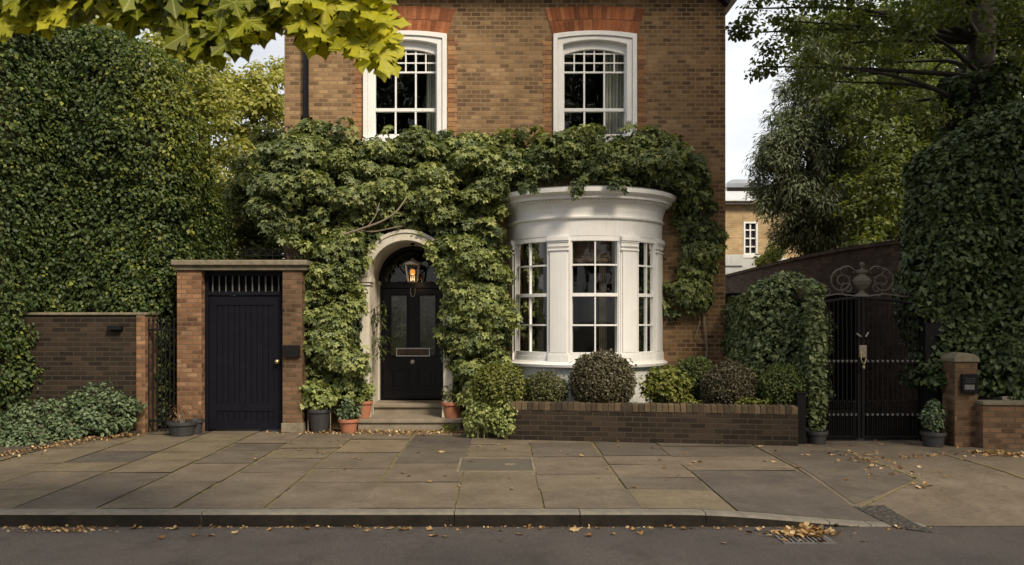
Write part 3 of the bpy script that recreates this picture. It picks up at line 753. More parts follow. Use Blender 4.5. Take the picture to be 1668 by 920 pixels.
prof_pts = [(BX+(r+.19)*math.sin(R(a)), BY-(r+.19)*math.cos(R(a))) for a in range(-78, 79, 6)]
prism(bm, prof_pts, 3.50, 3.575)
obj('flat_roof', bm, simple('lead', (.14,.14,.15), (.1,.1,.1), .6, 4), bay)
pil = [(-77,-66.5),(-30.5,-16),(20.5,34.5),(57,76)]
for a, b in pil:
    bm = bmesh.new()
    arcbox(bm, a, b, r-.14, r, 1.03, 2.868)
    arcbox(bm, a+1.2, b-1.2, r-.01, r+.018, 1.16, 2.66)
    for z0, z1, e in ((2.66,2.685,.035),(2.72,2.78,.028),(2.78,2.805,.04),(2.805,2.866,.055),(1.03,1.13,.035),(1.13,1.155,.025)): arcbox(bm, a-e*8, b+e*8, r-.012, r+e, z0, z1)
    obj('pilaster', bm, M['white'], bay, bevel=.003)
bm = bmesh.new()
arcprof(bm, [(r-.2,.93),(r+.02,.93),(r+.085,.945),(r+.095,.985),(r+.05,1.005),(r+.03,1.03),(r-.2,1.03)], -80, 80)
obj('sill', bm, M['white'], bay, bevel=.003)
bm = bmesh.new()
arcprof(bm, [(r-.2,0.0),(r+.0,0.0),(r+.0,.93),(r-.2,.93)], -80, 80)
obj('plinth', bm, M['pale_stucco'], bay)
for a, b in ((-66.3,-30.7),(-15.8,20.3),(34.7,56.8)):
    wr = bpy.data.objects.new('window', None); col.objects.link(wr); wr.parent = bay; wr.location = (0, 0, 1.03)
    f = bmesh.new(); e = 1.1
    arcbox(f, a, a+e, r-.12, r-.002, 1.03, 2.868); arcbox(f, b-e, b, r-.12, r-.002, 1.03, 2.868)
    arcbox(f, a+e, b-e, r-.12, r-.004, 2.80, 2.868); arcbox(f, a+e, b-e, r-.12, r-.001, 1.03, 1.10)
    arcbox(f, a+e, b-e, r-.115, r-.012, 1.10, 1.165); 
    e2 = e+.8
    arcbox(f, a+e, a+e2, r-.112, r-.016, 1.165, 2.80); arcbox(f, b-e2, b-e, r-.112, r-.016, 1.165, 2.80)
    arcbox(f, a+e2, b-e2, r-.108, r-.014, 1.985, 2.035)
    obj('frame', f, M['white'], wr, bevel=.003)
    g_ = bmesh.new(); mid = (a+b)/2; q = .45
    arcbox(g_, mid-q, mid+q, r-.07, r-.022, 1.165, 1.985, 1); arcbox(g_, mid-q, mid+q, r-.07, r-.022, 2.035, 2.80, 1)
    for zz in (1.565, 2.45): 
        arcbox(g_, a+e2, mid-q, r-.067, r-.025, zz-.012, zz+.012); arcbox(g_, mid+q, b-e2, r-.067, r-.025, zz-.012, zz+.012)
    obj('glazing_bars', g_, M['white'], wr)
    g_ = bmesh.new(); n = 8; rows = []
    for k in range(n+1):
        t = R(a+e2-.5+(b-a-2*e2+1)*k/n); rows.append([g_.verts.new((BX+(r-.045)*math.sin(t), BY-(r-.045)*math.cos(t), z)) for z in (1.15, 2.82)])
    for p, q_ in zip(rows, rows[1:]): g_.faces.new((p[0], q_[0], q_[1], p[1]))
    obj('pane', g_, M['glass'], wr)
# what shows behind the bay's glass
bm = bmesh.new(); arcbox(bm, -60, 58, r-.26, r-.245, 2.50, 2.84)
for k in range(6): arcbox(bm, -60, 58, r-.245, r-.235, 2.52+k*.055, 2.545+k*.055)
obj('blind', bm, M['blind'], bay)
bm = bmesh.new()
for t0, t1 in ((-58,-48),(9,16),(44,60)):
    prev = None
    for k in range(25):
        t = R(t0+(t1-t0)*k/24); rr = r-.32+.02*math.sin(k*1.1)
        q = [bm.verts.new((BX+rr*math.sin(t), BY-rr*math.cos(t), z)) for z in (1.03, 2.84)]
        if prev: bm.faces.new((prev[0], q[0], q[1], prev[1]))
        prev = q
obj('curtain', bm, simple('linen_curtain', (.13,.10,.075), (.09,.07,.055), .9, 5), bay, smooth=True)

# ---- arched doorway
surround = bpy.data.objects.new('door_surround', None); col.objects.link(surround); surround.parent = house; surround.location = Vector((ACX, 13, 0))-house.location
def arch_outline(rad, zb, n=24, zs=ASZ):
    return [(ACX+rad, zb)]+[(ACX+rad*math.cos(PI*k/n), zs+rad*math.sin(PI*k/n)) for k in range(n+1)]+[(ACX-rad, zb)]
bm = bmesh.new()
ring_y(bm, arch_outline(.72, .0), arch_outline(.56, .0), 13.0, 14.02, closed=False)
obj('reveal', bm, M['stucco'], surround)
bm = bmesh.new()
n = 24
for ra, rb, y0 in ((.725,.675,12.95),(.675,.60,12.97),(.60,.562,12.955)):
    o_ = [(ACX+ra*math.cos(PI*k/n), ASZ+ra*math.sin(PI*k/n)) for k in range(n+1)]; i_ = [(ACX+rb*math.cos(PI*k/n), ASZ+rb*math.sin(PI*k/n)) for k in range(n+1)]
    ring_y(bm, o_, i_, y0, 12.998, closed=False)
obj('arch_moulding', bm, M['stucco'], surround, bevel=.004)
for s in (-1, 1):
    bm = bmesh.new(); xa, xb_ = sorted((ACX+s*.565, ACX+s*.705))
    box(bm, xa, xb_, 12.95, 12.998, .16, 2.17); box(bm, xa-.02, xb_+.02, 12.93, 12.998, .16, .34)
    xa, xb_ = sorted((ACX+s*.545, ACX+s*.735)); box(bm, xa, xb_, 12.92, 13.3, 2.17, 2.215); box(bm, xa-.02, xb_+.02, 12.90, 13.3, 2.215, 2.285)
    obj('pilaster', bm, M['stucco'], surround, bevel=.004)
for s in (-1,1):
    bm = bmesh.new(); xa, xb_ = sorted((ACX+s*.558, ACX+s*.535)); box(bm, xa, xb_, 13.86, 13.998, .33, 2.2); xa, xb_ = sorted((ACX+s*.558, ACX+s*.515)); box(bm, xa, xb_, 13.84, 13.998, 2.2, 2.27)
    obj('inner_pilaster', bm, M['stucco'], surround, bevel=.004)
bm = bmesh.new(); box(bm, ACX-.548, ACX-.556+.012, 13.35, 13.43, 1.60, 1.83); obj('intercom', bm, M['iron'], surround)
bm = bmesh.new(); box(bm, ACX-.548, ACX-.556+.012, 13.35, 13.45, 1.42, 1.47); obj('name_plate', bm, M['steel'], surround)
# door frame, fanlight, leaf
YD = 14.0
frame = bpy.data.objects.new('front_door', None); col.objects.link(frame); frame.parent = house; frame.location = Vector((ACX, YD, .33))-house.location
bm = bmesh.new()
ring_y(bm, arch_outline(.558, .33), arch_outline(.50, .33), YD-.03, YD+.06, closed=False)
box(bm, ACX-.5, ACX+.5, YD-.045, YD+.06, 2.16, 2.26); box(bm, ACX-.5, ACX+.5, YD-.06, YD-.04, 2.24, 2.265)
for a in (45, 90, 135):
    tube(bm, [(ACX+.1*math.cos(R(a)), YD+.01, 2.27+.1*math.sin(R(a))), (ACX+.5*math.cos(R(a)), YD+.01, 2.27+.5*math.sin(R(a)))], .012, 6)
tube(bm, [(ACX+.11*math.cos(R(a)), YD+.01, 2.26+.11*math.sin(R(a))) for a in range(0,181,15)], .014, 6)
obj('door_frame', bm, M['black'], frame, bevel=.004)
bm = bmesh.new(); bm.faces.new([bm.verts.new((x, YD+.03, z)) for x, z in [(ACX+.5*math.cos(PI*k/24), 2.262+.5*math.sin(PI*k/24)) for k in range(25)]])
obj('fanlight', bm, M['glass'], frame)
bm = bmesh.new(); box(bm, ACX-.6, ACX+.6, YD+.07, YD+.08, 2.1, 2.95); obj('fanlight_backing', bm, M['rubber'], frame)
bm = bmesh.new(); D0, D1 = ACX-.498, ACX+.498; zt = 2.155; zb = .345
pan = [(-.385,-.085,1.04,2.06),(.085,.385,1.04,2.06),(-.36,-.06,.50,.84),(.06,.36,.50,.84)]
xs = sorted({-.498,.498,*[p[0] for p in pan],*[p[1] for p in pan]}); zs = sorted({zb,zt,*[p[2] for p in pan],*[p[3] for p in pan]})
for x0, x1 in zip(xs, xs[1:]):
    for z0, z1 in zip(zs, zs[1:]):
        cx, cz = (x0+x1)/2, (z0+z1)/2
        if any(p[0]<cx<p[1] and p[2]<cz<p[3] for p in pan): continue
        box(bm, ACX+x0, ACX+x1, YD, YD+.045, z0, z1)
bmesh.ops.remove_doubles(bm, verts=bm.verts, dist=.0005)
for p in pan:
    o_ = [(ACX+p[0], p[2]),(ACX+p[1], p[2]),(ACX+p[1], p[3]),(ACX+p[0], p[3])]; t = .022
    i_ = [(ACX+p[0]+t, p[2]+t),(ACX+p[1]-t, p[2]+t),(ACX+p[1]-t, p[3]-t),(ACX+p[0]+t, p[3]-t)]
    ring_y(bm, o_, i_, YD-.012, YD+.03)
for p in pan[2:]: box(bm, ACX+p[0]+.02, ACX+p[1]-.02, YD+.022, YD+.035, p[2]+.02, p[3]-.02); box(bm, ACX+p[0]+.06, ACX+p[1]-.06, YD+.008, YD+.03, p[2]+.06, p[3]-.06)
box(bm, ACX-.49, ACX+.49, YD-.03, YD-.002, .35, .42)
leaf = obj('door_leaf', bm, M['black'], frame, bevel=.003)
for p in pan[:2]:
    bm = bmesh.new(); bm.faces.new([bm.verts.new(q) for q in ((ACX+p[0],YD+.025,p[2]),(ACX+p[1],YD+.025,p[2]),(ACX+p[1],YD+.025,p[3]),(ACX+p[0],YD+.025,p[3]))]); obj('pane', bm, M['etched'], leaf)
bm = bmesh.new(); zc = WZ(573, YD); o_ = [(ACX-.28, zc-.075),(ACX+.28, zc-.075),(ACX+.28, zc+.065),(ACX-.28, zc+.065)]; t = .02; i_ = [(ACX-.28+t, zc-.075+t),(ACX+.28-t, zc-.075+t),(ACX+.28-t, zc+.065-t),(ACX-.28+t, zc+.065-t)]
ring_y(bm, o_, i_, YD-.02, YD-.001); obj('letter_plate_frame', bm, M['dull_chrome'], leaf, bevel=.003)
bm = bmesh.new(); box(bm, ACX-.258, ACX+.258, YD-.012, YD-.001, zc-.053, zc+.043); box(bm, ACX-.22, ACX+.22, YD-.018, YD-.012, zc-.03, zc+.02); obj('letter_flap', bm, simple('dark_brass', (.06,.04,.03), (.09,.06,.04), .4, 20, metal=.5), leaf, bevel=.003)
def knob(c, r_, mat, parent, name='knob'):
    bm = bmesh.new(); lathe(bm, (0,0,0), [(r_*.95,0),(r_*.95,.01),(r_*.4,.012),(r_*.35,.03),(r_*.8,.045),(r_,.06),(r_*.85,.078),(.0001,.085)], 20)
    bmesh.ops.rotate(bm, verts=bm.verts, matrix=Matrix.Rotation(R(90), 3, 'X')); bmesh.ops.translate(bm, verts=bm.verts, vec=c)
    return obj(name, bm, mat, parent, smooth=True)
knob((ACX+.0, YD-.001, WZ(589, YD)), .042, M['dull_chrome'], leaf)
bm = bmesh.new(); zc = WZ(475, YD)
tube(bm, [(ACX-.03, YD-.03, zc+.10),(ACX-.042, YD-.035, zc),(ACX-.02,YD-.035, zc-.08),(ACX+.02,YD-.035,zc-.08),(ACX+.042, YD-.035, zc),(ACX+.03, YD-.03, zc+.10)], .009, 8); box(bm, ACX-.04, ACX+.04, YD-.03, YD-.001, zc+.09, zc+.13)
obj('knocker', bm, M['dull_chrome'], leaf)
# steps
bm = bmesh.new(); sx0, sx1 = -2.13, -.60
box(bm, sx0, sx1, 12.74, 13.66, -.02, .10); box(bm, sx0-.02, sx1+.02, 12.71, 13.66, .101, .156)
obj('step', bm, M['step'], house, bevel=.012)
bm = bmesh.new(); box(bm, ACX-.559, ACX+.559, 13.44, 14.3, -.02, .26); box(bm, ACX-.558, ACX+.558, 13.40, 13.998, .261, .325)
obj('step', bm, M['step'], house, bevel=.012)

# lantern in the arch
LY = 13.35; lx = WX(672, LY)
lan = thing('hanging_lantern', (lx, LY, 2.85), 'small lit hanging lantern on a chain under the white door arch', 'lantern')
bm = bmesh.new(); z1 = WZ(430, LY); z0 = WZ(458, LY)
tube(bm, [(lx, LY, 2.84),(lx, LY, z1+.05)], .006, 6); lathe(bm, (lx, LY, 2.815), [(.035,0),(.03,.03)], 12)
obj('chain', bm, M['iron'], lan)
bm = bmesh.new(); a, b = .10, .07
for sx in (-1,1):
    for sy in (-1,1): tube(bm, [(lx+sx*b, LY+sy*b, z0),(lx+sx*a, LY+sy*a, z1)], .009, 6)
for rr, z in ((b, z0),(a, z1)):
    for k in range(4):
        c_ = [(-rr,-rr),(rr,-rr),(rr,rr),(-rr,rr)]; p, q = c_[k], c_[(k+1)%4]; tube(bm, [(lx+p[0],LY+p[1],z),(lx+q[0],LY+q[1],z)], .009, 6)
lathe(bm, (lx, LY, z1), [(a*1.5,0),(a*1.1,.03),(.03,.065),(.02,.09)], 4+8)
obj('lantern_frame', bm, simple('lantern_metal', (.20,.18,.16), (.28,.26,.23), .5, 30), lan)
bm = bmesh.new()
for k in range(4):
    c_ = [(-1,-1),(1,-1),(1,1),(-1,1)]; p, q = c_[k], c_[(k+1)%4]
    bm.faces.new([bm.verts.new(v) for v in ((lx+p[0]*b*.97,LY+p[1]*b*.97,z0),(lx+q[0]*b*.97,LY+q[1]*b*.97,z0),(lx+q[0]*a*.97,LY+q[1]*a*.97,z1),(lx+p[0]*a*.97,LY+p[1]*a*.97,z1))])
obj('glass', bm, M['glass'], lan)
m, nt_, b_, o_ = newmat('lamp_flame'); b_.inputs['Base Color'].default_value = (1,.6,.2,1); b_.inputs['Emission Color'].default_value = (1,.33,.07,1); b_.inputs['Emission Strength'].default_value = .6
bm = bmesh.new(); lathe(bm, (lx, LY, z0+.10), [(.025,0),(.04,.02),(.04,.07),(.02,.09)], 12); obj('bulb', bm, m, lan, smooth=True)
bm = bmesh.new()
for dx_ in (-.03, .0, .03): tube(bm, [(lx+dx_, LY, z0+.005),(lx+dx_, LY, z0+.09)], .010, 6)
obj('candle', bm, M['white'], lan)
pl = bpy.data.lights.new('lantern_light', 'POINT'); pl.energy = 1.2; pl.color = (1,.6,.3); pl.shadow_soft_size = .05
po = bpy.data.objects.new('lantern_light', pl); col.objects.link(po); po.parent = lan; po.location = (0, -.0, z0+.02-2.85)

# ================================================================== GARDEN DOOR IN ITS BRICK FRAME
gd = thing('garden_doorway', (-3.85, 12.5, 0), 'dark navy boarded side door between two brick piers under a stone lintel', 'doorway')
PY = 12.42
bm = bmesh.new(); xl0, xl1 = WX(288,PY), WX(328,PY); box(bm, xl0, xl1, PY, PY+.42, 0, 2.36); obj('pier', bm, M['brick_red'], gd, bevel=.008)
xr0, xr1 = WX(460,PY), WX(492,PY)
bm = bmesh.new(); box(bm, xr0, xr1, PY, PY+.42, 0, 2.36); obj('pier', bm, M['brick_brown'], gd, bevel=.008)
bm = bmesh.new(); box(bm, xr0-.015, xr1+.02, PY-.02, PY+.43, 0, .14); obj('pier_plinth', bm, M['stone'], gd, bevel=.01)
bm = bmesh.new(); box(bm, xl0-.03, xr1+.06, PY-.04, PY+.47, 2.362, 2.43); box(bm, xl0-.06, xr1+.09, PY-.09, PY+.5, 2.431, 2.51)
obj('lintel', bm, M['stone'], gd, bevel=.015)
bm = bmesh.new(); a, b = xl1+.002, xr0-.002; YG = PY+.14
box(bm, a, a+.05, YG, YG+.12, 0, 2.358); box(bm, b-.05, b, YG, YG+.12, 0, 2.358); box(bm, a+.05, b-.05, YG, YG+.12, 2.29, 2.358); box(bm, a+.05, b-.05, YG-.006, YG+.11, 2.005, 2.06)
obj('door_frame', bm, M['navy'], gd, bevel=.004)
bm = bmesh.new()
for k in range(11):
    x = a+.05+(b-a-.1)*(k+.5)/11; tube(bm, [(x, YG+.05, 2.06),(x, YG+.05, 2.29)], .011, 8)
obj('grille', bm, M['steel'], gd)
bm = bmesh.new(); box(bm, a+.05, b-.05, YG+.08, YG+.09, 2.06, 2.29); obj('dark_backing', bm, M['rubber'], gd)  # dark sheet added to hide the bright trees behind the grille
bm = bmesh.new(); da, db = a+.055, b-.055; n = 10
box(bm, da, db, YG+.02, YG+.055, 1.86, 2.0); box(bm, da, da+.11, YG+.02, YG+.055, .03, 1.86); box(bm, db-.11, db, YG+.02, YG+.055, .03, 1.86); box(bm, da+.11, db-.11, YG+.02, YG+.055, .30, .40)
for k in range(n):
    w0 = da+.11+(db-da-.22)*k/n; w1 = da+.11+(db-da-.22)*(k+1)/n; box(bm, w0+.004, w1-.004, YG+.032, YG+.052, .03, 1.86)
box(bm, da+.1, db-.1, YG+.046, YG+.056, .03, 1.86); box(bm, da+.11, db-.11, YG+.022, YG+.05, .03, .14)
dl = obj('door_leaf', bm, M['navy'], gd, bevel=.003)
knob((db-.05, YG+.02, WZ(589, YG)), .036, M['brass'], dl)
bm = bmesh.new(); box(bm, xr0+.02, xr0+.26, PY-.05, PY-.002, WZ(581,PY), WZ(562,PY)); box(bm, xr0+.05, xr0+.20, PY-.054, PY-.05, WZ(575,PY), WZ(570,PY)); obj('letter_box', bm, M['iron'], gd, bevel=.006)
# scrolled iron crest on the lintel
def spiral(c, r0, turns, s, y, n=26, start=0):
    pts = []
    for k in range(n+1):
        t = k/n; a = start+s*turns*2*PI*t; rr = r0*(1-.86*t); pts.append((c[0]+rr*math.cos(a), y, c[1]+rr*math.sin(a)))
    return pts
ck = thing('iron_scroll_crest', (-3.4, 12.7, 2.51), 'thin black iron scroll crest standing on the stone lintel over the side door', 'ironwork')
bm = bmesh.new()
for k in range(5):
    cx = WX(400, 12.7)+k*.2
    for s in (-1, 1): tube(bm, spiral((cx+s*.05, 2.66), .055, 1.3, s, 12.7, start=-PI/2), .006, 5)
    tube(bm, [(cx, 12.7, 2.51), (cx, 12.7, 2.74)], .007, 5)
tube(bm, [(WX(392,12.7), 12.7, 2.60),(WX(492,12.7), 12.7, 2.60)], .007, 5); tube(bm, [(WX(392,12.7), 12.7, 2.50),(WX(392,12.7), 12.7, 2.62)], .007, 5)
obj('scrollwork', bm, M['iron'], ck)

# left brick wall, iron fence
BWY = 12.4
lw = thing('garden_wall', (-6, BWY, 0), 'dark old brick garden wall under the tall ivy hedge, left of the iron railing', 'wall')
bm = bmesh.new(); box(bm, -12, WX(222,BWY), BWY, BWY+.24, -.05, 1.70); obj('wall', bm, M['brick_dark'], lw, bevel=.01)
bm = bmesh.new(); box(bm, WX(222,BWY)+.001, WX(237,BWY), BWY-.02, BWY+.5, -.05, 1.71); obj('end_pier', bm, M['brick_red'], lw, bevel=.012)
bm = bmesh.new(); box(bm, -12, WX(238,BWY)+.01, BWY-.03, BWY+.52, 1.711, 1.75); obj('coping', bm, M['stone'], lw, bevel=.01)
bm = bmesh.new(); x_ = WX(190,BWY); box(bm, x_-.1, x_+.1, BWY-.1, BWY-.003, WZ(537,BWY), WZ(530,BWY)); box(bm, x_-.06, x_+.06, BWY-.06, BWY-.003, WZ(540,BWY), WZ(537,BWY)-.001); obj('wall_light', bm, M['iron'], lw, bevel=.006)
def railing(name, x0, x1, y, z0, z1, n, label):
    rt = thing(name, ((x0+x1)/2, y, z0), label, 'railing')
    bm = bmesh.new()
    for k in range(n):
        x = x0+(x1-x0)*(k+.5)/n; tube(bm, [(x, y, z0+.02),(x, y, z1)], .011, 8); lathe(bm, (x, y, z1), [(.012,0),(.02,.02),(.0001,.07)], 8)
    obj('bars', bm, M['iron'], rt)
    for zz in (z0+.15, z1-.14): bm = bmesh.new(); box(bm, x0, x1, y-.015, y+.015, zz, zz+.03); obj('rail', bm, M['iron'], rt)
railing('iron_railing', WX(239,12.5), WX(287,12.5), 12.5, 0, 1.62, 7, 'black iron bar railing between the dark garden wall and the side door pier')
bm = bmesh.new(); box(bm, WX(238,13.0), WX(286,13.0), 13.0, 13.04, 0, .42); t = thing('dark_trough', (-5.1,13,0), 'low black trough behind the iron railing', 'planter'); obj('side', bm, M['dark_pot'], t, bevel=.01)
bm = bmesh.new(); box(bm, WX(238,13.0), WX(286,13.0), 13.05, 13.3, .0, .38); obj('soil', bm, M['soil'], t)

# ================================================================== LOW FRONT WALL
dv = (LW1-LW0).normalized(); nv_ = Vector((-dv.y, dv.x)); TH = .23; Lw = (LW1-LW0).length
fw = thing('low_wall', (LW0.x, LW0.y, 0), 'low dark brick wall with brick on edge coping in front of the bay', 'wall')
def P2(s, t): p = LW0+dv*s+nv_*t; return (p.x, p.y)
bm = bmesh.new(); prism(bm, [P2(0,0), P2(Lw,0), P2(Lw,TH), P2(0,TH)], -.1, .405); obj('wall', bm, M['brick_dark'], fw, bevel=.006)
bm = bmesh.new(); tones = []; n = int(Lw/.078); rg = random.Random(5)
for k in range(n):
    a, b = Lw*k/n+.004, Lw*(k+1)/n-.004; dz = rg.uniform(-.004,.004); dt = rg.uniform(-.005,.005)
    prism(bm, [P2(a,-.008+dt), P2(b,-.008+dt), P2(b,TH+.01+dt), P2(a,TH+.01+dt)], .408, .512+dz); tones += [rg.random()]*6
me = mesh_of(bm); settone(me, tones); link('coping', me, M['coping'], fw, bevel=.006)
bm = bmesh.new(); prism(bm, [P2(0.005,.004), P2(Lw-.005,.004), P2(Lw-.005,TH-.004), P2(0.005,TH-.004)], .405, .498); obj('mortar_bed', bm, simple('grey_mortar', (.11,.095,.06), (.07,.07,.035), .95, 9), fw)

# black timber post right of the low wall, side gate behind
t = thing('gate_post', (4.0, 11.4, 0), 'slim black timber post at the right end of the low brick wall', 'post')
bm = bmesh.new(); box(bm, 3.93, 4.05, 11.3, 11.42, -.02, .66); obj('post', bm, M['blackboard'], t, bevel=.006)
bm = bmesh.new(); box(bm, 3.92, 4.06, 11.29, 11.43, .661, .685); obj('cap', bm, M['blackboard'], t, bevel=.004)
t = thing('side_gate', (4.1, 14.2, 0), 'black boarded side gate between the house corner and the ivy clad pier', 'gate')
for k in range(6):
    pass
bm = bmesh.new()
for k in range(8): box(bm, HX1+.03+k*.13, HX1+.155+k*.13, 14.0, 14.03, 0, 1.72)
obj('boards', bm, M['blackboard'], t)
for zz in (.2, 1.55): bm = bmesh.new(); box(bm, HX1+.03, HX1+1.06, 13.97, 13.998, zz, zz+.1); obj('rail', bm, M['blackboard'], t)

# side boundary wall running back on the right, far building
SW = 6.55
t = thing('boundary_wall', (SW, 20, 0), 'long dark brick boundary wall running back behind the double gates', 'wall')
bm = bmesh.new()
prof = [(12.3,-.1),(34,-.1),(34,2.9),(24.5,2.88),(19,2.96),(16,2.95),(13.5,2.88),(12.3,2.85)]
a = [bm.verts.new((SW, y, z)) for y, z in prof]; b = [bm.verts.new((SW+.3, y, z)) for y, z in prof]
bm.faces.new(a); bm.faces.new(b[::-1])
for k in range(len(prof)): bm.faces.new((a[k], b[k], b[(k+1)%len(prof)], a[(k+1)%len(prof)]))
obj('wall', bm, M['brick_side'], t)
bm = bmesh.new()
tp = prof[2:]
for (y0,z0),(y1,z1) in zip(tp, tp[1:]):
    v = [bm.verts.new(p) for p in ((SW-.03,y0,z0+.002),(SW+.33,y0,z0+.002),(SW+.33,y1,z1+.002),(SW-.03,y1,z1+.002),(SW-.03,y0,z0+.07),(SW+.33,y0,z0+.07),(SW+.33,y1,z1+.07),(SW-.03,y1,z1+.07))]
    for f in ((3,2,1,0),(4,5,6,7),(0,1,5,4),(1,2,6,5),(2,3,7,6),(3,0,4,7)): bm.faces.new([v[i] for i in f])
obj('coping', bm, M['brick_side'], t)
BYF = 35.
t = thing('neighbouring_house', (11, BYF, 0), 'distant yellow brick house with white ground floor and pale roof, seen past the house corner', 'house')
def bx(x0,x1,ya,yb,y0,y1): # px x-range, py range at BYF
    return (WX(x0,BYF), WX(x1,BYF), BYF+y0, BYF+y1, WZ(yb,BYF), WZ(ya,BYF))
bm = bmesh.new(); x0,x1 = WX(1130,BYF), WX(1420,BYF)
wx0, wx1, wz0, wz1 = WX(1211,BYF), WX(1234,BYF), WZ(415,BYF), WZ(361,BYF)
zA, zB = WZ(421,BYF), WZ(333,BYF)
for q in ((x0,wx0,zA,zB),(wx1,x1,zA,zB),(wx0,wx1,zA,wz0),(wx0,wx1,wz1,zB)): box(bm, q[0], q[1], BYF, BYF+6, q[2], q[3])
bmesh.ops.remove_doubles(bm, verts=bm.verts, dist=.001)
obj('wall', bm, M['brick_yellow'], t)
bm = bmesh.new(); box(bm, x0, x1, BYF-.15, BYF+6, -.1, zA-.002); box(bm, x0, WX(1208,BYF), BYF-.22, BYF-.152, zA-.30, zA+.15); box(bm, WX(1246,BYF), WX(1275,BYF), BYF-.22, BYF-.152, zA-.10, zA+.15); obj('ground_floor', bm, M['pale_stucco'], t)
bm = bmesh.new(); box(bm, x0-.2, x1+.2, BYF-.3, BYF+6.2, zB+.002, zB+.14); obj('parapet', bm, M['pale_stucco'], t)
bm = bmesh.new(); box(bm, x0-.2, x1+.2, BYF-.34, BYF-.302, zB+.04, zB+.10); obj('gutter', bm, M['iron'], t)
bm = bmesh.new(); v = [bm.verts.new(p) for p in ((x0-.2,BYF-.3,zB+.145),(x1+.2,BYF-.3,zB+.145),(x1+.2,BYF+3,zB+1.35),(x0-.2,BYF+3,zB+1.35),(x0-.2,BYF+6.2,zB+.145),(x1+.2,BYF+6.2,zB+.145))]
for f in ((0,1,2,3),(3,2,5,4),(0,3,4),(1,5,2)): bm.faces.new([v[i] for i in f])
rf = obj('roof', bm, M['slate'], t)
bm = bmesh.new(); zr = zB+.9; lathe_pts = [(0,zr),(0,zr+.22),(.25,zr+.42),(.8,zr+.46),(1.3,zr+.46),(1.3,zr)]
xa, xb_ = WX(1188,BYF+1.5), WX(1300,BYF+1.5)
a = [bm.verts.new((xa+.25*(z>zr+.3), BYF+1.5+y, z)) for y, z in lathe_pts]; b = [bm.verts.new((xb_, BYF+1.5+y, z)) for y, z in lathe_pts]
bm.faces.new(a); bm.faces.new(b[::-1])
for k in range(6): bm.faces.new((a[k], a[(k+1)%6], b[(k+1)%6], b[k]))
obj('rooflight', bm, simple('grey_rooflight', (.20,.22,.25), (.3,.32,.35), .3, 1), rf)
bm = bmesh.new(); box(bm, xa-.12, xb_, BYF+1.36, BYF+1.44, zr-.25, zr+.02); obj('kerb_flashing', bm, M['iron'], rf)
wn = obj('window', (lambda b: (ring_y(b, [(wx0,wz0),(wx1,wz0),(wx1,wz1),(wx0,wz1)], [(wx0+.07,wz0+.07),(wx1-.07,wz0+.07),(wx1-.07,wz1-.07),(wx0+.07,wz1-.07)], BYF-.03, BYF+.12), b)[1])(bmesh.new()), M['white'], t)
bm = bmesh.new(); xm = (wx0+wx1)/2
box(bm, xm-.025, xm+.025, BYF+.02, BYF+.07, wz0+.07, wz1-.07)
for f in (.25,.5,.75): box(bm, wx0+.07, wx1-.07, BYF+.018, BYF+.065, wz0+(wz1-wz0)*f-.025, wz0+(wz1-wz0)*f+.025)
obj('glazing_bars', bm, M['white'], wn)
bm = bmesh.new(); bm.faces.new([bm.verts.new(p) for p in ((wx0,BYF+.1,wz0),(wx1,BYF+.1,wz0),(wx1,BYF+.1,wz1),(wx0,BYF+.1,wz1))]); obj('pane', bm, simple('dark_pane', (.02,.02,.022), (.05,.05,.055), .08, 2), wn)
bm = bmesh.new(); box(bm, wx0-.1, wx1+.12, BYF-.08, BYF-.001, wz0-.12, wz0-.002); obj('sill', bm, M['white'], wn)

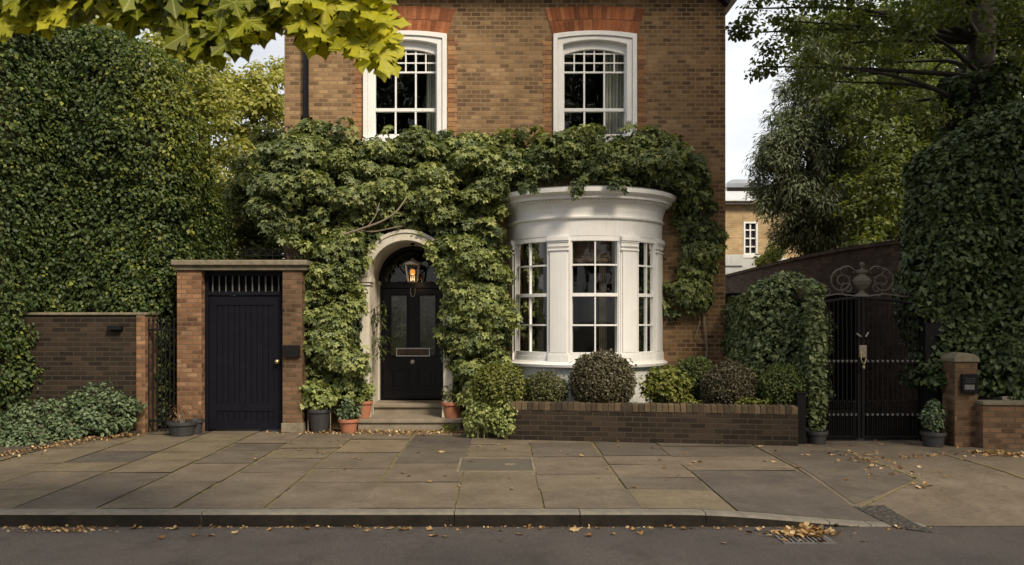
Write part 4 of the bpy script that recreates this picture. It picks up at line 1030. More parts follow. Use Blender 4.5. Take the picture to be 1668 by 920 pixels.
# ================================================================== GATES
GY = 11.6
def gx(px): return WX(px, GY)
def gz_(py): return WZ(py, GY)
gt = thing('double_gate', (gx(1421), GY, 0), 'pair of black iron driveway gates with arched top and small brass lock', 'gate')
gl0, gm, gr1 = gx(1341), gx(1402), gx(1502)
def topbar(x): u = (x-gm)/(gr1-gm) if x > gm else (gm-x)/(gm-gl0)*.75; return gz_(487)-.10*u*u
for s, (a, b) in enumerate(((gl0, gm-.008), (gm+.008, gr1))):
    bm = bmesh.new(); n = 7 if s == 0 else 11
    lr = bpy.data.objects.new('gate_leaf', None); col.objects.link(lr); lr.parent = gt; lr.location = Vector(((a+b)/2-gt.location.x, 0, 0))
    box(bm, a, a+.04, GY-.02, GY+.02, .03, topbar(a)-.002); box(bm, b-.04, b, GY-.02, GY+.02, .03, topbar(b)-.002)
    tube(bm, [(a+(b-a)*k/10, GY, topbar(a+(b-a)*k/10)+.01) for k in range(11)], .022, 8)
    for z in (gz_(588), gz_(675), gz_(714)): box(bm, a+.04, b-.04, GY-.016, GY+.016, z-.02, z+.02)
    obj('frame', bm, M['iron'], lr)
    bm = bmesh.new()
    for k in range(n):
        x = a+.04+(b-a-.08)*(k+.5)/n; tube(bm, [(x, GY-.024, gz_(714)),(x, GY-.024, topbar(x))], .009, 8)
    for k in range(n*2):
        x = a+.04+(b-a-.08)*(k+.5)/n/2
        if k % 2 == 0: 
            x = a+.04+(b-a-.08)*(k//2+.98)/n if k//2 < n-1 else x
            tube(bm, [(x, GY-.024, gz_(714)),(x, GY-.024, gz_(675)+.16)], .007, 6); lathe(bm, (x, GY-.024, gz_(675)+.16), [(.007,0),(.014,.015),(.0001,.05)], 6)
    obj('bars', bm, M['iron'], lr)
    for z in (gz_(588), gz_(675)):
        for k in range(n):
            bm = bmesh.new(); x = a+.04+(b-a-.08)*(k+.5)/n; lathe(bm, (x, GY-.024, z-.016), [(.012,0),(.017,.006),(.017,.026),(.012,.032)], 8); obj('glint_ring', bm, M['steel'], lr)  # pale rings added for the highlights along the rails
    bm = bmesh.new()
    pts = [(a+.02, .06),(b-.02, .06),(b-.02, gz_(675)),(a+.02, gz_(675))]
    prism_y(bm, pts, GY+.03, GY+.036); obj('backing_sheet', bm, M['rubber'], lr)
bm = bmesh.new(); box(bm, gx(1397), gx(1409), GY-.06, GY-.025, gz_(582), gz_(562)); lk = obj('lock', bm, M['paper'], gt, bevel=.006)
bm = bmesh.new(); tube(bm, curve_pts([(gx(1400),GY-.055,gz_(572)),(gx(1399),GY-.075,gz_(585)),(gx(1404),GY-.075,gz_(592)),(gx(1408),GY-.06,gz_(583))]), .008, 6); lathe(bm, (gx(1403), GY-.075, gz_(600)), [(.018,0),(.024,.02),(.02,.045)], 10); obj('padlock', bm, M['brass'], gt)
bm = bmesh.new(); tube(bm, [(gx(1400),GY-.05,gz_(548)),(gx(1392),GY-.07,gz_(543))], .012, 8); obj('handle', bm, M['dull_chrome'], gt); bm = bmesh.new(); tube(bm, [(gx(1408),GY-.05,gz_(548)),(gx(1411),GY-.07,gz_(541))], .012, 8); obj('handle', bm, M['dull_chrome'], gt)
ob = thing('backdrop', (5.4, 15.6, 0), 'black timber outbuilding added to darken the view through the driveway gates', 'shed')  # invented dark block standing in for the shade behind the gates
bm = bmesh.new()
for k in range(17): box(bm, 4.25+.135*k, 4.25+.135*k+.128, 15.6, 15.63, 0, 2.05)
box(bm, 4.25, 6.5, 15.632, 18, 0, 2.05); obj('wall', bm, M['blackboard'], ob)
bm = bmesh.new(); box(bm, 4.15, 6.53, 15.45, 18.1, 2.052, 2.13); obj('roof', bm, M['blackboard'], ob, bevel=.01)
# scrolled crest with crowned urn above the gates
cr_ = thing('gate_crest', (gm, GY, gz_(487)), 'weathered iron scroll crest with a crowned urn above the driveway gates', 'ironwork')
bm = bmesh.new(); cz = gz_(487)+.03
def C(px, py): return (gx(px), gz_(py))
prof = [(.005,.0),(.13,.005),(.10,.03),(.04,.06),(.03,.09),(.07,.12),(.12,.17),(.135,.22),(.10,.27),(.06,.29),(.05,.31),(.09,.33),(.085,.36),(.02,.38),(.02,.41),(.04,.43),(.04,.455),(.0001,.48)]
lathe(bm, (gx(1404), GY, cz), prof, 20, 1, .25)
obj('urn', bm, M['scroll'], cr_, smooth=False)
bm = bmesh.new()
for s in (-1, 1):
    c = 1404
    tube(bm, spiral(C(c+s*33, 458), .17, 1.7, -s, GY, start=PI/2 if True else 0), [.016-.008*k/26 for k in range(27)], 6)
    tube(bm, spiral(C(c+s*24, 470), .10, 1.4, s, GY, start=-PI/2), .010, 6)
    tube(bm, curve_pts([(gx(c+s*12),GY,gz_(440)),(gx(c+s*22),GY,gz_(434)),(gx(c+s*36),GY,gz_(438)),(gx(c+s*33),GY,gz_(446))]), .012, 6)
    tube(bm, spiral(C(c+s*56, 474), .07, 1.4, -s, GY, start=PI/2), .009, 6)
    tube(bm, spiral(C(c+s*72, 478), .05, 1.3, -s, GY, start=PI/2), .008, 6)
    tube(bm, curve_pts([(gx(c+s*12),GY,gz_(482)),(gx(c+s*38),GY,gz_(479)),(gx(c+s*60),GY,gz_(482)),(gx(c+s*82),GY,gz_(484))]), .012, 6)
    for dx_, dy_ in ((14,444),(20,452),(44,446),(26,438)): lathe(bm, (gx(c+s*dx_), GY, gz_(dy_)), [(.0001,-.02),(.018,0),(.0001,.025)], 8)
obj('scrollwork', bm, M['scroll'], cr_)
bm = bmesh.new()
for px in (1345,1368,1404,1440,1466,1490): bm = bmesh.new(); tube(bm, [(gx(px),GY,topbar(gx(px))),(gx(px),GY,gz_(478))], .008, 6); obj('stay', bm, M['iron'], cr_)
pass

# right hand pier, low wall and intercom
PYR = 11.05
t = thing('gate_pier', (WX(1573,PYR), PYR, 0), 'narrow weathered brick pier with rounded cap and dark intercom, right of the gates', 'pier')
bm = bmesh.new(); box(bm, WX(1555,PYR), WX(1593,PYR), PYR, PYR+.32, -.1, WZ(590,PYR)); obj('pier', bm, M['brick_brown'], t, bevel=.012)
bm = bmesh.new(); xa, xb_ = WX(1553,PYR), WX(1595,PYR); z0 = WZ(590,PYR)+.002
prism_y(bm, [(xa,z0),(xb_,z0),(xb_,z0+.05),(xb_-.06,z0+.10),((xa+xb_)/2,z0+.12),(xa+.06,z0+.10),(xa,z0+.05)], PYR-.02, PYR+.34); obj('cap', bm, M['stone'], t, bevel=.012)
bm = bmesh.new(); xa, xb_ = WX(1564,PYR), WX(1590,PYR); box(bm, xa, xb_, PYR-.05, PYR-.002, WZ(640,PYR), WZ(609,PYR)); ic = obj('intercom', bm, M['iron'], t, bevel=.008)
bm = bmesh.new(); box(bm, xa+.03, xb_-.05, PYR-.054, PYR-.0505, WZ(634,PYR), WZ(626,PYR)); obj('button_plate', bm, M['steel'], ic)
bm = bmesh.new()
for k in range(3): box(bm, xa+.04, xb_-.04, PYR-.053, PYR-.0505, WZ(616+k*3,PYR)-.004, WZ(616+k*3,PYR)+.004)
obj('speaker_slots', bm, M['dark_pot'], ic)
t = thing('gate_post', (WX(1530,11.45), 11.45, 0), 'broad dark timber post half hidden by ivy, right of the gates', 'post')
bm = bmesh.new(); box(bm, WX(1505,11.5), WX(1550,11.5), 11.46, 11.62, -.1, 1.6); obj('post', bm, M['blackboard'], t, bevel=.008)
bm = bmesh.new(); box(bm, WX(1538,11.4), WX(1549,11.4), 11.3, 11.44, -.1, 1.2); obj('strip', bm, simple('brown_timber', (.05,.035,.022), (.03,.02,.014), .8, 10), t)
t = thing('low_wall', (7, 10.9, 0), 'short brick wall under the ivy at the right edge, beyond the intercom pier', 'wall')
bm = bmesh.new(); prism(bm, [(WX(1601,10.9),10.9),(12,10.5),(12,10.72),(WX(1601,10.9),11.12)], -.12, WZ(660,10.9)); obj('wall', bm, M['brick_brown'], t, bevel=.01)
bm = bmesh.new(); prism(bm, [(WX(1600,10.9),10.88),(12,10.48),(12,10.74),(WX(1600,10.9),11.14)], WZ(660,10.9)+.002, WZ(660,10.9)+.05); obj('coping', bm, M['stone'], t, bevel=.01)

# ================================================================== STREET FITTINGS
t = thing('inspection_cover', (0, 9.75, 0), 'rectangular iron inspection cover let into the pavement below the front door', 'manhole cover')
x0, x1 = WX(747,9.75), WX(870,9.75); y0, y1 = 9.22, 10.12
bm = bmesh.new()
for q in ((x0,x1,y0,y0+.03),(x0,x1,y1-.03,y1),(x0,x0+.03,y0+.03,y1-.03),(x1-.03,x1,y0+.03,y1-.03)): box(bm, q[0],q[1],q[2],q[3],-.01,.009)
obj('frame', bm, M['stone'], t)
def coverm():
    m, nt, b, o = newmat('cover_iron'); g = nd(nt, 'ShaderNodeNewGeometry')
    ck_ = nd(nt, 'ShaderNodeTexChecker', i_Scale=28.); L(nt, g.outputs['Position'], ck_.inputs['Vector'])
    L(nt, mixc(nt, (.075,.062,.048), (.11,.095,.07), ck_.outputs['Fac']), b.inputs['Base Color']); b.inputs['Roughness'].default_value = .6; bump(nt, b, ck_.outputs['Fac'], .004); return m
cm = coverm()
xm = (x0+x1)/2
for q in ((x0+.034, xm-.006),(xm+.006, x1-.034)):
    bm = bmesh.new(); box(bm, q[0], q[1], y0+.034, y1-.034, -.01, .006); obj('plate', bm, cm, t)
bm = bmesh.new(); box(bm, xm+.1, xm+.22, 9.62, 9.72, .0065, .010); obj('lifting_key', bm, M['stone'], t)
t = thing('drain_grate', (2.75, 6.95, -.12), 'iron road drain grate half covered with dead leaves at the dropped kerb', 'drain')
x0, x1, y0, y1 = WX(1262,6.95), WX(1345,6.95), 6.72, 7.14
bm = bmesh.new()
for q in ((x0,x1,y0,y0+.03),(x0,x1,y1-.03,y1),(x0,x0+.03,y0+.03,y1-.03),(x1-.03,x1,y0+.03,y1-.03)): box(bm, q[0],q[1],q[2],q[3],-.13,-.112)
obj('frame', bm, M['steel'], t)
bm = bmesh.new()
for k in range(9): x = x0+.05+(x1-x0-.1)*k/8; v = box(bm, x-.010, x+.010, y0+.031, y1-.031, -.13, -.11)
obj('bars', bm, M['steel'], t)
bm = bmesh.new(); bm.faces.new([bm.verts.new(p) for p in ((x0+.02,y0+.02,-.117),(x1-.02,y0+.02,-.117),(x1-.02,y1-.02,-.117),(x0+.02,y1-.02,-.117))]); obj('sump', bm, M['rubber'], t)

# ================================================================== POTS
def pot(name, c, r0, r1, h, mat, label, cat='plant pot', sx=1., group=None, rim=.018):
    t = thing(name, c, label, cat, group); bm = bmesh.new()
    lathe(bm, c, [(r0*.98,0),(r0,.008),(r1*.97,h-.05),(r1*.97,h-.045),(r1+rim,h-.045),(r1+rim,h),(r1-.005,h),(r1-.012,h-.05)], 28, sx, 1)
    obj('pot', bm, mat, t, bevel=.002)
    bm = bmesh.new(); lathe(bm, (c[0],c[1],c[2]+h-.05), [(r1-.013,0),(r1*.5,.012),(.0001,.016)], 20, sx, 1); obj('soil', bm, M['soil'], t); return t
def plant(name, c, blobs, size, mat, label, tmpl=T_DIA, tone=.5, seed=0, stems=None, core=None, cat='plant', stemr=.008, n=120, **kw):
    t = thing(name, c, label, cat); lv = Leaves(seed)
    for (p, r_) in blobs: lv.clump(p, r_, n, size, tone, out=None, fill=.6, **kw)
    lv.build('foliage', tmpl, mat, t)
    bm = bmesh.new()
    for (p, r_) in blobs:
        tube(bm, curve_pts([c, (c[0]*.6+p[0]*.4, c[1], c[2]+.4*(p[2]-c[2])), p], 4), stemr, 5)
    obj('stem', bm, M['vine'], t); return t
PT = WX(568,12.45)
pot('terracotta_pot', (PT,12.45,0), .105, .135, .20, M['terracotta'], 'small terracotta pot on the ground in front of the step, left of the door')
plant('potted_plant', (PT,12.45,.15), [((PT-.08,12.42,.30),.11),((PT+.07,12.45,.32),.12),((PT,12.4,.42),.10)], .055, M['euon'], 'loose grey green plant in the small terracotta pot left of the step', seed=11)
PT = WX(592,12.95)
pot('terracotta_pot', (PT+.0,12.95,.157), .10, .13, .26, M['terracotta'], 'taller terracotta pot on the step against the left door jamb')
plant('potted_plant', (PT,12.95,.37), [((PT,12.92,.50),.12),((PT+.05,12.9,.62),.11),((PT+.09,12.88,.58),.09)], .06, M['creeper_warm'], 'bushy pot plant on the step by the left jamb', seed=12)
PT = WX(521,12.5)
pot('square_pot', (PT,12.5,0), .12, .165, .34, M['dark_pot'], 'tall dark grey pot beneath the creeper, beside the right brick pier of the side door')
plant('potted_plant', (PT,12.5,.3), [((PT,12.45,.45),.16),((PT+.1,12.45,.5),.14),((PT-.08,12.45,.48),.14)], .07, M['creeper_warm'], 'leafy plant spilling from the tall dark grey pot', seed=13, n=70)
PT = WX(736,12.98)
pot('terracotta_pot', (PT,12.98,.157), .115, .145, .24, M['terracotta'], 'orange terracotta pot on the lower step right of the door')
plant('potted_plant', (PT,12.98,.36), [((PT,12.97,.47),.12),((PT-.06,12.95,.55),.10),((PT+.05,12.97,.58),.12)], .05, M['wood_green'], 'sparse dark plant in the terracotta pot right of the door', seed=14, n=60)
# plants hanging beside door, left reveal (fern like)
pot('planter', (WX(297,12.15),12.15,0), .16, .19, .20, M['dark_pot'], 'oval black planter at the foot of the left brick pier', 'planter', 1.0)
pot('planter', (WX(318,12.3),12.3,0), .09, .11, .21, M['dark_pot'], 'narrow black planter tucked beside the oval one by the left brick pier', 'planter', 1.0)
plant('dry_plant', (WX(297,12.15),12.15,.15), [((WX(297,12.15)+a,12.12+b_,.33+c_),(.08,.08,.16)) for a,b_,c_ in ((-.1,0,0),(0,0,.06),(.1,0,.02))], .05, leafmat('dry_leaves', [(.09,.045,.02),(.14,.07,.03),(.2,.11,.05)], .1), 'thin reddish dry plant in the oval black planter', T_NEED, seed=15, n=60)
# gate pots
PT = WX(1331,11.35)
pot('round_pot', (PT,11.35,0), .11, .125, .17, M['dark_pot'], 'black round pot left of the driveway gates')
PT2 = WX(1520,11.1)
pot('round_pot', (PT2,11.1,0), .12, .14, .19, M['dark_pot'], 'black round pot right of the driveway gates')
plant('potted_shrub', (PT2,11.1,.15), [((PT2,11.1,.33),.13),((PT2-.05,11.08,.42),.11),((PT2+.05,11.1,.45),.10),((PT2,11.1,.55),.06)], .045, M['euon'], 'small pale green shrub in the black pot right of the gates', seed=16, n=260, stemr=.006)

# ================================================================== CREEPER
rng = random.Random(21)
def inpoly(x, y, P):
    c = False; n = len(P)
    for i in range(n):
        x1, y1 = P[i]; x2, y2 = P[(i+1)%n]
        if (y1 > y) != (y2 > y) and x < (x2-x1)*(y-y1)/(y2-y1)+x1: c = not c
    return c
def edge_d(x, y, P):
    d = 1e9; n = len(P)
    for i in range(n):
        ax_, ay = P[i]; bx_, by = P[(i+1)%n]; l = (bx_-ax_)**2+(by-ay)**2
        t = 0 if l == 0 else max(0, min(1, ((x-ax_)*(bx_-ax_)+(y-ay)*(by-ay))/l))
        d = min(d, math.hypot(x-ax_-t*(bx_-ax_), y-ay-t*(by-ay)))
    return d
creeper = thing('wall_creeper', (-2.2, 12.9, 0), 'thick green creeper covering the house front round the door and over the bay', 'climbing plant')
# pixel outlines of its main sweeps, each with the depth at which it stands off the wall
POLY = {
 'band_left': ([(452,222),(480,204),(520,200),(560,206),(600,216),(640,220),(690,212),(740,220),(800,222),(822,225),(822,320),(815,350),(760,376),(722,396),(702,384),(680,374),(640,370),(600,384),(560,378),(520,380),(505,330),(470,300),(430,300),(422,255)], 12.8, .55, .55),
 'left_bulge': ([(418,262),(440,232),(480,218),(520,235),(535,300),(525,340),(505,360),(480,392),(445,388),(420,360),(410,310)], 12.55, .5, .30),
 'band_right': ([(815,222),(850,216),(900,220),(960,213),(1020,207),(1060,214),(1108,230),(1130,248),(1142,280),(1120,305),(1060,296),(950,288),(860,296),(812,308)], 12.75, .6, .5),
 'fall_right': ([(1095,285),(1140,275),(1158,320),(1168,400),(1160,450),(1150,492),(1120,505),(1090,508),(1086,480),(1108,455),(1120,420),(1112,370),(1098,330)], 13.15, .25, .5),
 'column_left': ([(500,395),(540,372),(590,378),(596,410),(578,440),(586,520),(590,600),(588,645),(562,640),(520,648),(500,630),(494,570),(486,520),(492,440)], 12.55, .4, .95),
 'column_right': ([(712,420),(700,392),(722,374),(790,360),(815,375),(826,420),(830,500),(824,590),(812,650),(800,690),(775,660),(752,640),(728,590),(722,500),(718,450)], 12.6, .4, .75),
}
lvA, lvB = Leaves(31), Leaves(32)
for name, (P, Y, thick, warm) in POLY.items():
    xs_ = [p[0] for p in P]; ys_ = [p[1] for p in P]
    area = 0
    for i in range(len(P)): area += P[i][0]*P[(i+1)%len(P)][1]-P[(i+1)%len(P)][0]*P[i][1]
    area = abs(area)/2/(F/Y)**2
    for stage, nm in ((0, int(area*17)), (1, int(area*30))):
        k = 0
        while k < nm:
            px, py = rng.uniform(min(xs_), max(xs_)), rng.uniform(min(ys_), max(ys_))
            if not inpoly(px, py, P): continue
            d = edge_d(px, py, P)*Y/F
            if stage == 0 and d < .05: continue
            k += 1
            prof = min(1, d/.35)**.5
            lump = fbm((px*.018, py*.022, 3.3))
            front = Y+thick*(1-prof)*.8-.18*lump
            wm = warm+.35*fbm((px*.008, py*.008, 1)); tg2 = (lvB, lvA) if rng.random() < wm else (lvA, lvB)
            tn = .42+.22*rng.random()+.12*lump
            if stage == 0:
                rr = min(rng.uniform(.12,.27), d+.13)
                c = W(px, py, front+rng.uniform(-.02,.26))
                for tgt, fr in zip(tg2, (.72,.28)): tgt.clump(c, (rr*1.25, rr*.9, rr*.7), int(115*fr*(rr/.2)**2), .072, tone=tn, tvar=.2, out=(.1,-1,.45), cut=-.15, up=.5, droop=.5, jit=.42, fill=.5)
            else:
                rr = rng.uniform(.09,.16); c = W(px, py, front+.06+rng.random()*thick*.6)
                for tgt, fr in zip(tg2, (.7,.3)): tgt.clump(c, (rr*1.1, rr, rr*.75), int(40*fr*(rr/.14)**1.6), .075, tone=tn-.05, tvar=.18, out=(0,-1,.45), cut=-.25, up=.5, droop=.5, jit=.35)
for k in range(170):    # loose sprays breaking the outline
    P, Y, th, wm = POLY[rng.choice(list(POLY))]
    i = rng.randrange(len(P)); a = P[i]; b = P[(i+1)%len(P)]; u = rng.random()
    p = W(a[0]+(b[0]-a[0])*u+rng.uniform(-7,7), a[1]+(b[1]-a[1])*u+rng.uniform(-7,7), Y+.2)
    (lvB if rng.random() < wm else lvA).clump(p, rng.uniform(.05,.11), 9, .10, .5, out=(0,-1,.3))
for px, py in ((940,300),(938,308),(941,314),(1000,298),(1018,300),(870,304),(852,306)):
    lvA.clump(W(px, py, 12.16), (.09,.05,.08), 12, .09, .35)
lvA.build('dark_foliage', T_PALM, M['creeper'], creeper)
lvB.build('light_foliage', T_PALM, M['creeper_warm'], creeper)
# woody mass behind the leaves
bm = bmesh.new()
def vine(pts, r0, r1, n=7):
    q = curve_pts([W(*p) for p in pts], n); m = len(q); tube(bm, q, [r0+(r1-r0)*i/(m-1) for i in range(m)], 7)
vine([(510,690,12.9),(515,600,12.85),(525,500,12.9),(520,420,13.0),(560,360,12.95),(640,300,13.1),(720,260,13.2)], .045, .02)
vine([(560,382,12.42),(590,372,12.38),(622,360,12.36),(645,345,12.37),(662,322,12.5)], .020, .010)
vine([(588,376,12.45),(610,377,12.4),(635,372,12.4),(655,368,12.5)], .012, .007)
vine([(600,368,12.38),(612,350,12.4),(618,330,12.5)], .010, .005)
vine([(770,700,12.9),(775,600,12.9),(770,500,12.95),(780,400,13.0),(800,300,13.1),(900,255,13.2),(1050,250,13.25),(1130,300,13.3),(1145,420,13.32)], .04, .018)
vine([(1145,400,13.33),(1150,470,13.34),(1147,520,13.34),(1152,570,13.34),(1146,600,13.34)], .022, .016)
vine([(1128,490,13.33),(1140,520,13.34),(1135,545,13.34),(1149,560,13.34)], .012, .008)
vine([(500,520,12.8),(470,420,12.85),(445,340,12.9),(470,260,13.0)], .025, .014)
for k in range(26):
    a = rng.uniform(470,1100); b = rng.uniform(225,300); vine([(a,b,13.28),(a+rng.uniform(-40,40),b+rng.uniform(10,50),13.2),(a+rng.uniform(-60,60),b+rng.uniform(20,80),13.25)], .012, .006, 5)
obj('stem', bm, M['vine'], creeper)
# a denser layer hugging the wall so that gaps read as depth
lv = Leaves(33)
for name, (P, Y, thick, warm) in POLY.items():
    xs_ = [p[0] for p in P]; ys_ = [p[1] for p in P]; k = 0
    n = int((max(xs_)-min(xs_))*(max(ys_)-min(ys_))/190)
    while k < n:
        px, py = rng.uniform(min(xs_), max(xs_)), rng.uniform(min(ys_), max(ys_)); k += 1
        if not inpoly(px, py, P) or edge_d(px, py, P) < 9: continue
        lv.clump(W(px, py, min(Y+thick*.75, 13.3)), (.16,.05,.16), 26, .095, .25, tvar=.15, up=.2, droop=1.)
lv.build('inner_foliage', T_DIA, M['creeper'], creeper)

# ================================================================== CLIPPED SHRUBS
def ball(name, px, py, rx, ry, Y, mat, label, lsize=.032, dens=2600, amp=.05, seed=0, tmpl=T_BOX, tone=.48, ns=2.6, group='clipped shrubs behind the low front wall'):
    c = W(px, py, Y); k = Y/F; rad = (rx*k, rx*k, ry*k)
    t = thing(name, (c.x, c.y, .34), label, 'shrub', group)
    me = ball_mesh(c, rad, 4, amp*1.15, ns, seed)
    lv = Leaves(seed+50)
    lv.surf(me, dens, lsize, tone, .24, (-.03,.022), up=.25, droop=.1, jit=.55, mask=lambda P, N: (N[:,1] < .55))
    rs = random.Random(seed)
    for q in range(26):
        d = Vector((rs.gauss(0,1), rs.gauss(0,1), abs(rs.gauss(0,1))+.1)).normalized(); s_ = 1+rs.uniform(-.02,.07)
        lv.clump((c.x+d.x*rad[0]*s_, c.y+d.y*rad[1]*s_, c.z+d.z*rad[2]*s_), rs.uniform(.03,.07), 16, lsize*rs.uniform(.8,1.3), min(.9, tone+.3*rs.random()), .15, out=None, up=.3, droop=-.4)
    lv.build('foliage', tmpl, mat, t)
    link('twigs', copy_shrunk(me, .045), M['twig'], t, smooth=True)
    bm = bmesh.new(); tube(bm, [(c.x, c.y, .30), (c.x, c.y, c.z)], .03, 8); obj('stem', bm, M['bark'], t)
ball('clipped_shrub', 812, 630, 40, 36, 11.98, M['box_light'], 'bright green clipped ball shrub at the left end of the low wall', .036, 2200, .08, 1, tone=.4)
ball('clipped_shrub', 887, 638, 37, 30, 12.12, M['box'], 'small flattened olive ball shrub below the left bay window', .03, 2800, .05, 2)
ball('clipped_shrub', 981, 622, 51, 49, 12.0, M['box_brown'], 'largest ball shrub, domed and olive brown, below the middle bay window', .032, 2700, .06, 3, tone=.5)
ball('clipped_shrub', 1131, 616, 34, 34, 12.55, M['box_green'], 'mid green ball shrub set back between the lime leaved bush and the brown one', .03, 2600, .06, 4)
ball('clipped_shrub', 1187, 632, 43, 41, 11.85, M['box_brown'], 'dark brown green ball shrub, second from the right behind the low wall', .03, 2700, .06, 5, tone=.38)
ball('clipped_shrub', 1276, 632, 37, 37, 11.65, M['box_green'], 'round fresh green ball shrub against the ivy clad pier, rightmost of the row', .028, 3000, .035, 6)
# loose lime leaved bush
t = thing('bright_shrub', (W(1084,640,12.0).x, 12.0, .34), 'loose lime green shrub with large pale leaves, right of the largest ball shrub', 'shrub')
lv = Leaves(77)
for k in range(60):
    a = rng.random()*2*PI; u = rng.random()**.5; p = W(1085+38*u*math.cos(a), 630-30*u*math.sin(a)*(1 if math.sin(a) > 0 else .8), 11.95+.2*rng.random()*(1)-.18*(1-u))
    lv.clump(p, .07, 26, .062, .6, .25)
lv.build('foliage', T_BOX, M['box_light'], t)
bm = bmesh.new()
for k in range(9): a = rng.uniform(-.3,.3); tube(bm, [(t.location.x, 12, .34),(t.location.x+a, 12+rng.uniform(-.1,.1), .34+.45)], .008, 5)
obj('stem', bm, M['vine'], t)
# low ground plants
def lowplants(name, label, spots, size, mat, seed, tmpl=T_DIA, n=90, r_=(.10,.18)):
    t = thing(name, (spots[0][0], spots[0][1], 0), label, 'plant'); lv = Leaves(seed)
    rg = random.Random(seed)
    for s in spots: lv.clump(s, [rg.uniform(*r_)]*2+[rg.uniform(*r_)*.8], n, size, .45+.2*rg.random(), .2, out=(0,-.6,.6), cut=-.5)
    lv.build('foliage', tmpl, mat, t)
    bm = bmesh.new()
    for s in spots[::3]: tube(bm, [(s[0], s[1], max(0, s[2]-.5)), s], .008, 5)
    obj('stem', bm, M['vine'], t); return t
lowplants('trailing_shrub', 'untidy green shrub spilling on the pavement at the left end of the low wall', [tuple(W(rng.uniform(765,835), rng.uniform(650,702), rng.uniform(11.75,12.2))) for _ in range(34)], .055, M['creeper_warm'], 81)
lowplants('edging_plant', 'small light green plant behind the coping, between the lime bush and the brown ball shrub', [tuple(W(rng.uniform(1115,1150), rng.uniform(648,662), 11.75)) for _ in range(8)], .045, M['box_light'], 82, n=50, r_=(.05,.09))
lowplants('edging_plant', 'small pale plant showing over the coping just left of the rightmost ball shrub', [tuple(W(rng.uniform(1205,1250), rng.uniform(650,664), 11.5)) for _ in range(8)], .045, M['box_light'], 83, n=50, r_=(.04,.08))
lowplants('weed', 'tiny bright weed growing at the foot of the step', [tuple(W(rng.uniform(725,742), rng.uniform(693,700), 12.6)) for _ in range(5)], .045, M['box_light'], 84, n=26, r_=(.03,.06))
lowplants('trailing_plant', 'low green trailing plant on the left wall foot of the front door creeper', [tuple(W(rng.uniform(500,545), rng.uniform(628,652), rng.uniform(12.45,12.65))) for _ in range(12)], .07, M['creeper_warm'], 85, T_IVY, n=40)
# narrow leaved plant by the left jamb of the door
lv = Leaves(86); t = thing('jamb_plant', (WX(612,13.2), 13.2, .16), 'dark narrow leaved plant leaning out beside the left door jamb', 'plant')
for k in range(14): lv.clump(W(rng.uniform(606,624), rng.uniform(500,580), 13.2), (.06,.05,.08), 14, .10, .35, .2, droop=1.2)
lv.build('foliage', T_NEED, M['wood_green'], t)
bm = bmesh.new(); tube(bm, curve_pts([(WX(606,13.2),13.2,.16),(WX(608,13.2),13.2,.9),(WX(616,13.2),13.18,1.7)]), .008, 6); obj('stem', bm, M['vine'], t)

# left border plants: grey green mounds along the pavement edge
mound = 0
mpos = [(-20,715,34,11.2),(25,700,38,11.5),(70,690,36,11.8),(115,682,38,12.0),(160,672,40,12.1),(198,672,28,12.15),(45,725,24,11.1),(95,712,26,11.5),(140,702,26,11.8),(185,695,22,12.0),(0,735,22,10.9),(-60,720,40,11.1)]
mlab = ['grey green mound at the far left edge, lower row', 'broad grey green mound second in the row under the brick wall', 'grey green mound in the middle of the left bed, back row', 'tall grey green mound in front of the brick wall centre', 'highest grey green mound near the right end of the brick wall', 'small upright grey green mound at the end pier of the brick wall', 'low front mound near the left edge of the pavement', 'low front mound at the centre of the left bed', 'low front mound toward the right of the left bed', 'small front mound beside the wall end pier', 'lowest mound touching the pavement at the left edge', 'outer grey green mound beyond the left edge']
for (px, py, rr, Y), lb in zip(mpos, mlab):
    py -= 10; rr += 5; c = W(px, py, Y); k = Y/F
    t = thing('border_shrub', (c.x, c.y, .03), lb, 'shrub', 'grey green shrubs in the left bed'); lv = Leaves(200+mound); mound += 1
    for q in range(34):
        d = Vector((rng.gauss(0,1), rng.gauss(0,1), abs(rng.gauss(0,1)))).normalized()*rng.uniform(.55,1.05)
        lv.clump((c.x+d.x*rr*k*1.1, c.y+d.y*rr*k*.8, max(.06, c.z-.1+d.z*rr*k)), (.075,.075,.06), 30, .05, .35+.35*rng.random(), .2, out=(0,-.8,.5), cut=-.6, up=.6, droop=.3)
    lv.build('foliage', T_BOX, M['euon'], t)
    bm = bmesh.new()
    for q in range(5): tube(bm, [(c.x, c.y, .02),(c.x+rng.uniform(-.2,.2), c.y+rng.uniform(-.15,.1), c.z+.1)], .007, 5)
    obj('stem', bm, M['vine'], t)

# ================================================================== TALL IVY HEDGE (left)
hg = thing('ivy_hedge', (-6, 13.5, 0), 'huge dark ivy hedge towering over the garden wall on the left', 'hedge')
def lab_hull():
    path = [(-12,11.7),(-8.5,11.9),(-7.15,12.05),(-6.72,12.8),(-5.7,12.85),(-5.02,13.0),(-5.0,14.0),(-5.1,15.2),(-5.5,16.4),(-6.3,17.6)]
    tops = [7.6,7.2,6.8,6.4,6.0,5.5,4.95,4.35,3.9,3.6]
    bots = [0.,.05,.1,.1,.1,.1,.1,.0,0,0]
    return wall_hull(path, tops, bots, .20, .8, nv=44, over=1.6, seed=1)
me = lab_hull()
lv = Leaves(91)
tf = lambda P: .42*np.clip((P[:,0]+5.9)*1.1, 0, 1)*np.clip((P[:,2]-3.2)*.6, 0, 1)+.08*np.sin(P[:,0]*3+P[:,2]*2.3)+.06*np.sin(P[:,0]*7-P[:,2]*5)  # yellow sunlight at the upper right put into the leaf tone
lv.surf(me, 1250, .060, .42, .17, (-.05,.18), up=.35, droop=.8, jit=.45, tfun=tf, mask=lambda P, N: np.array([fbm(p, 2.3) < .62 for p in P]))
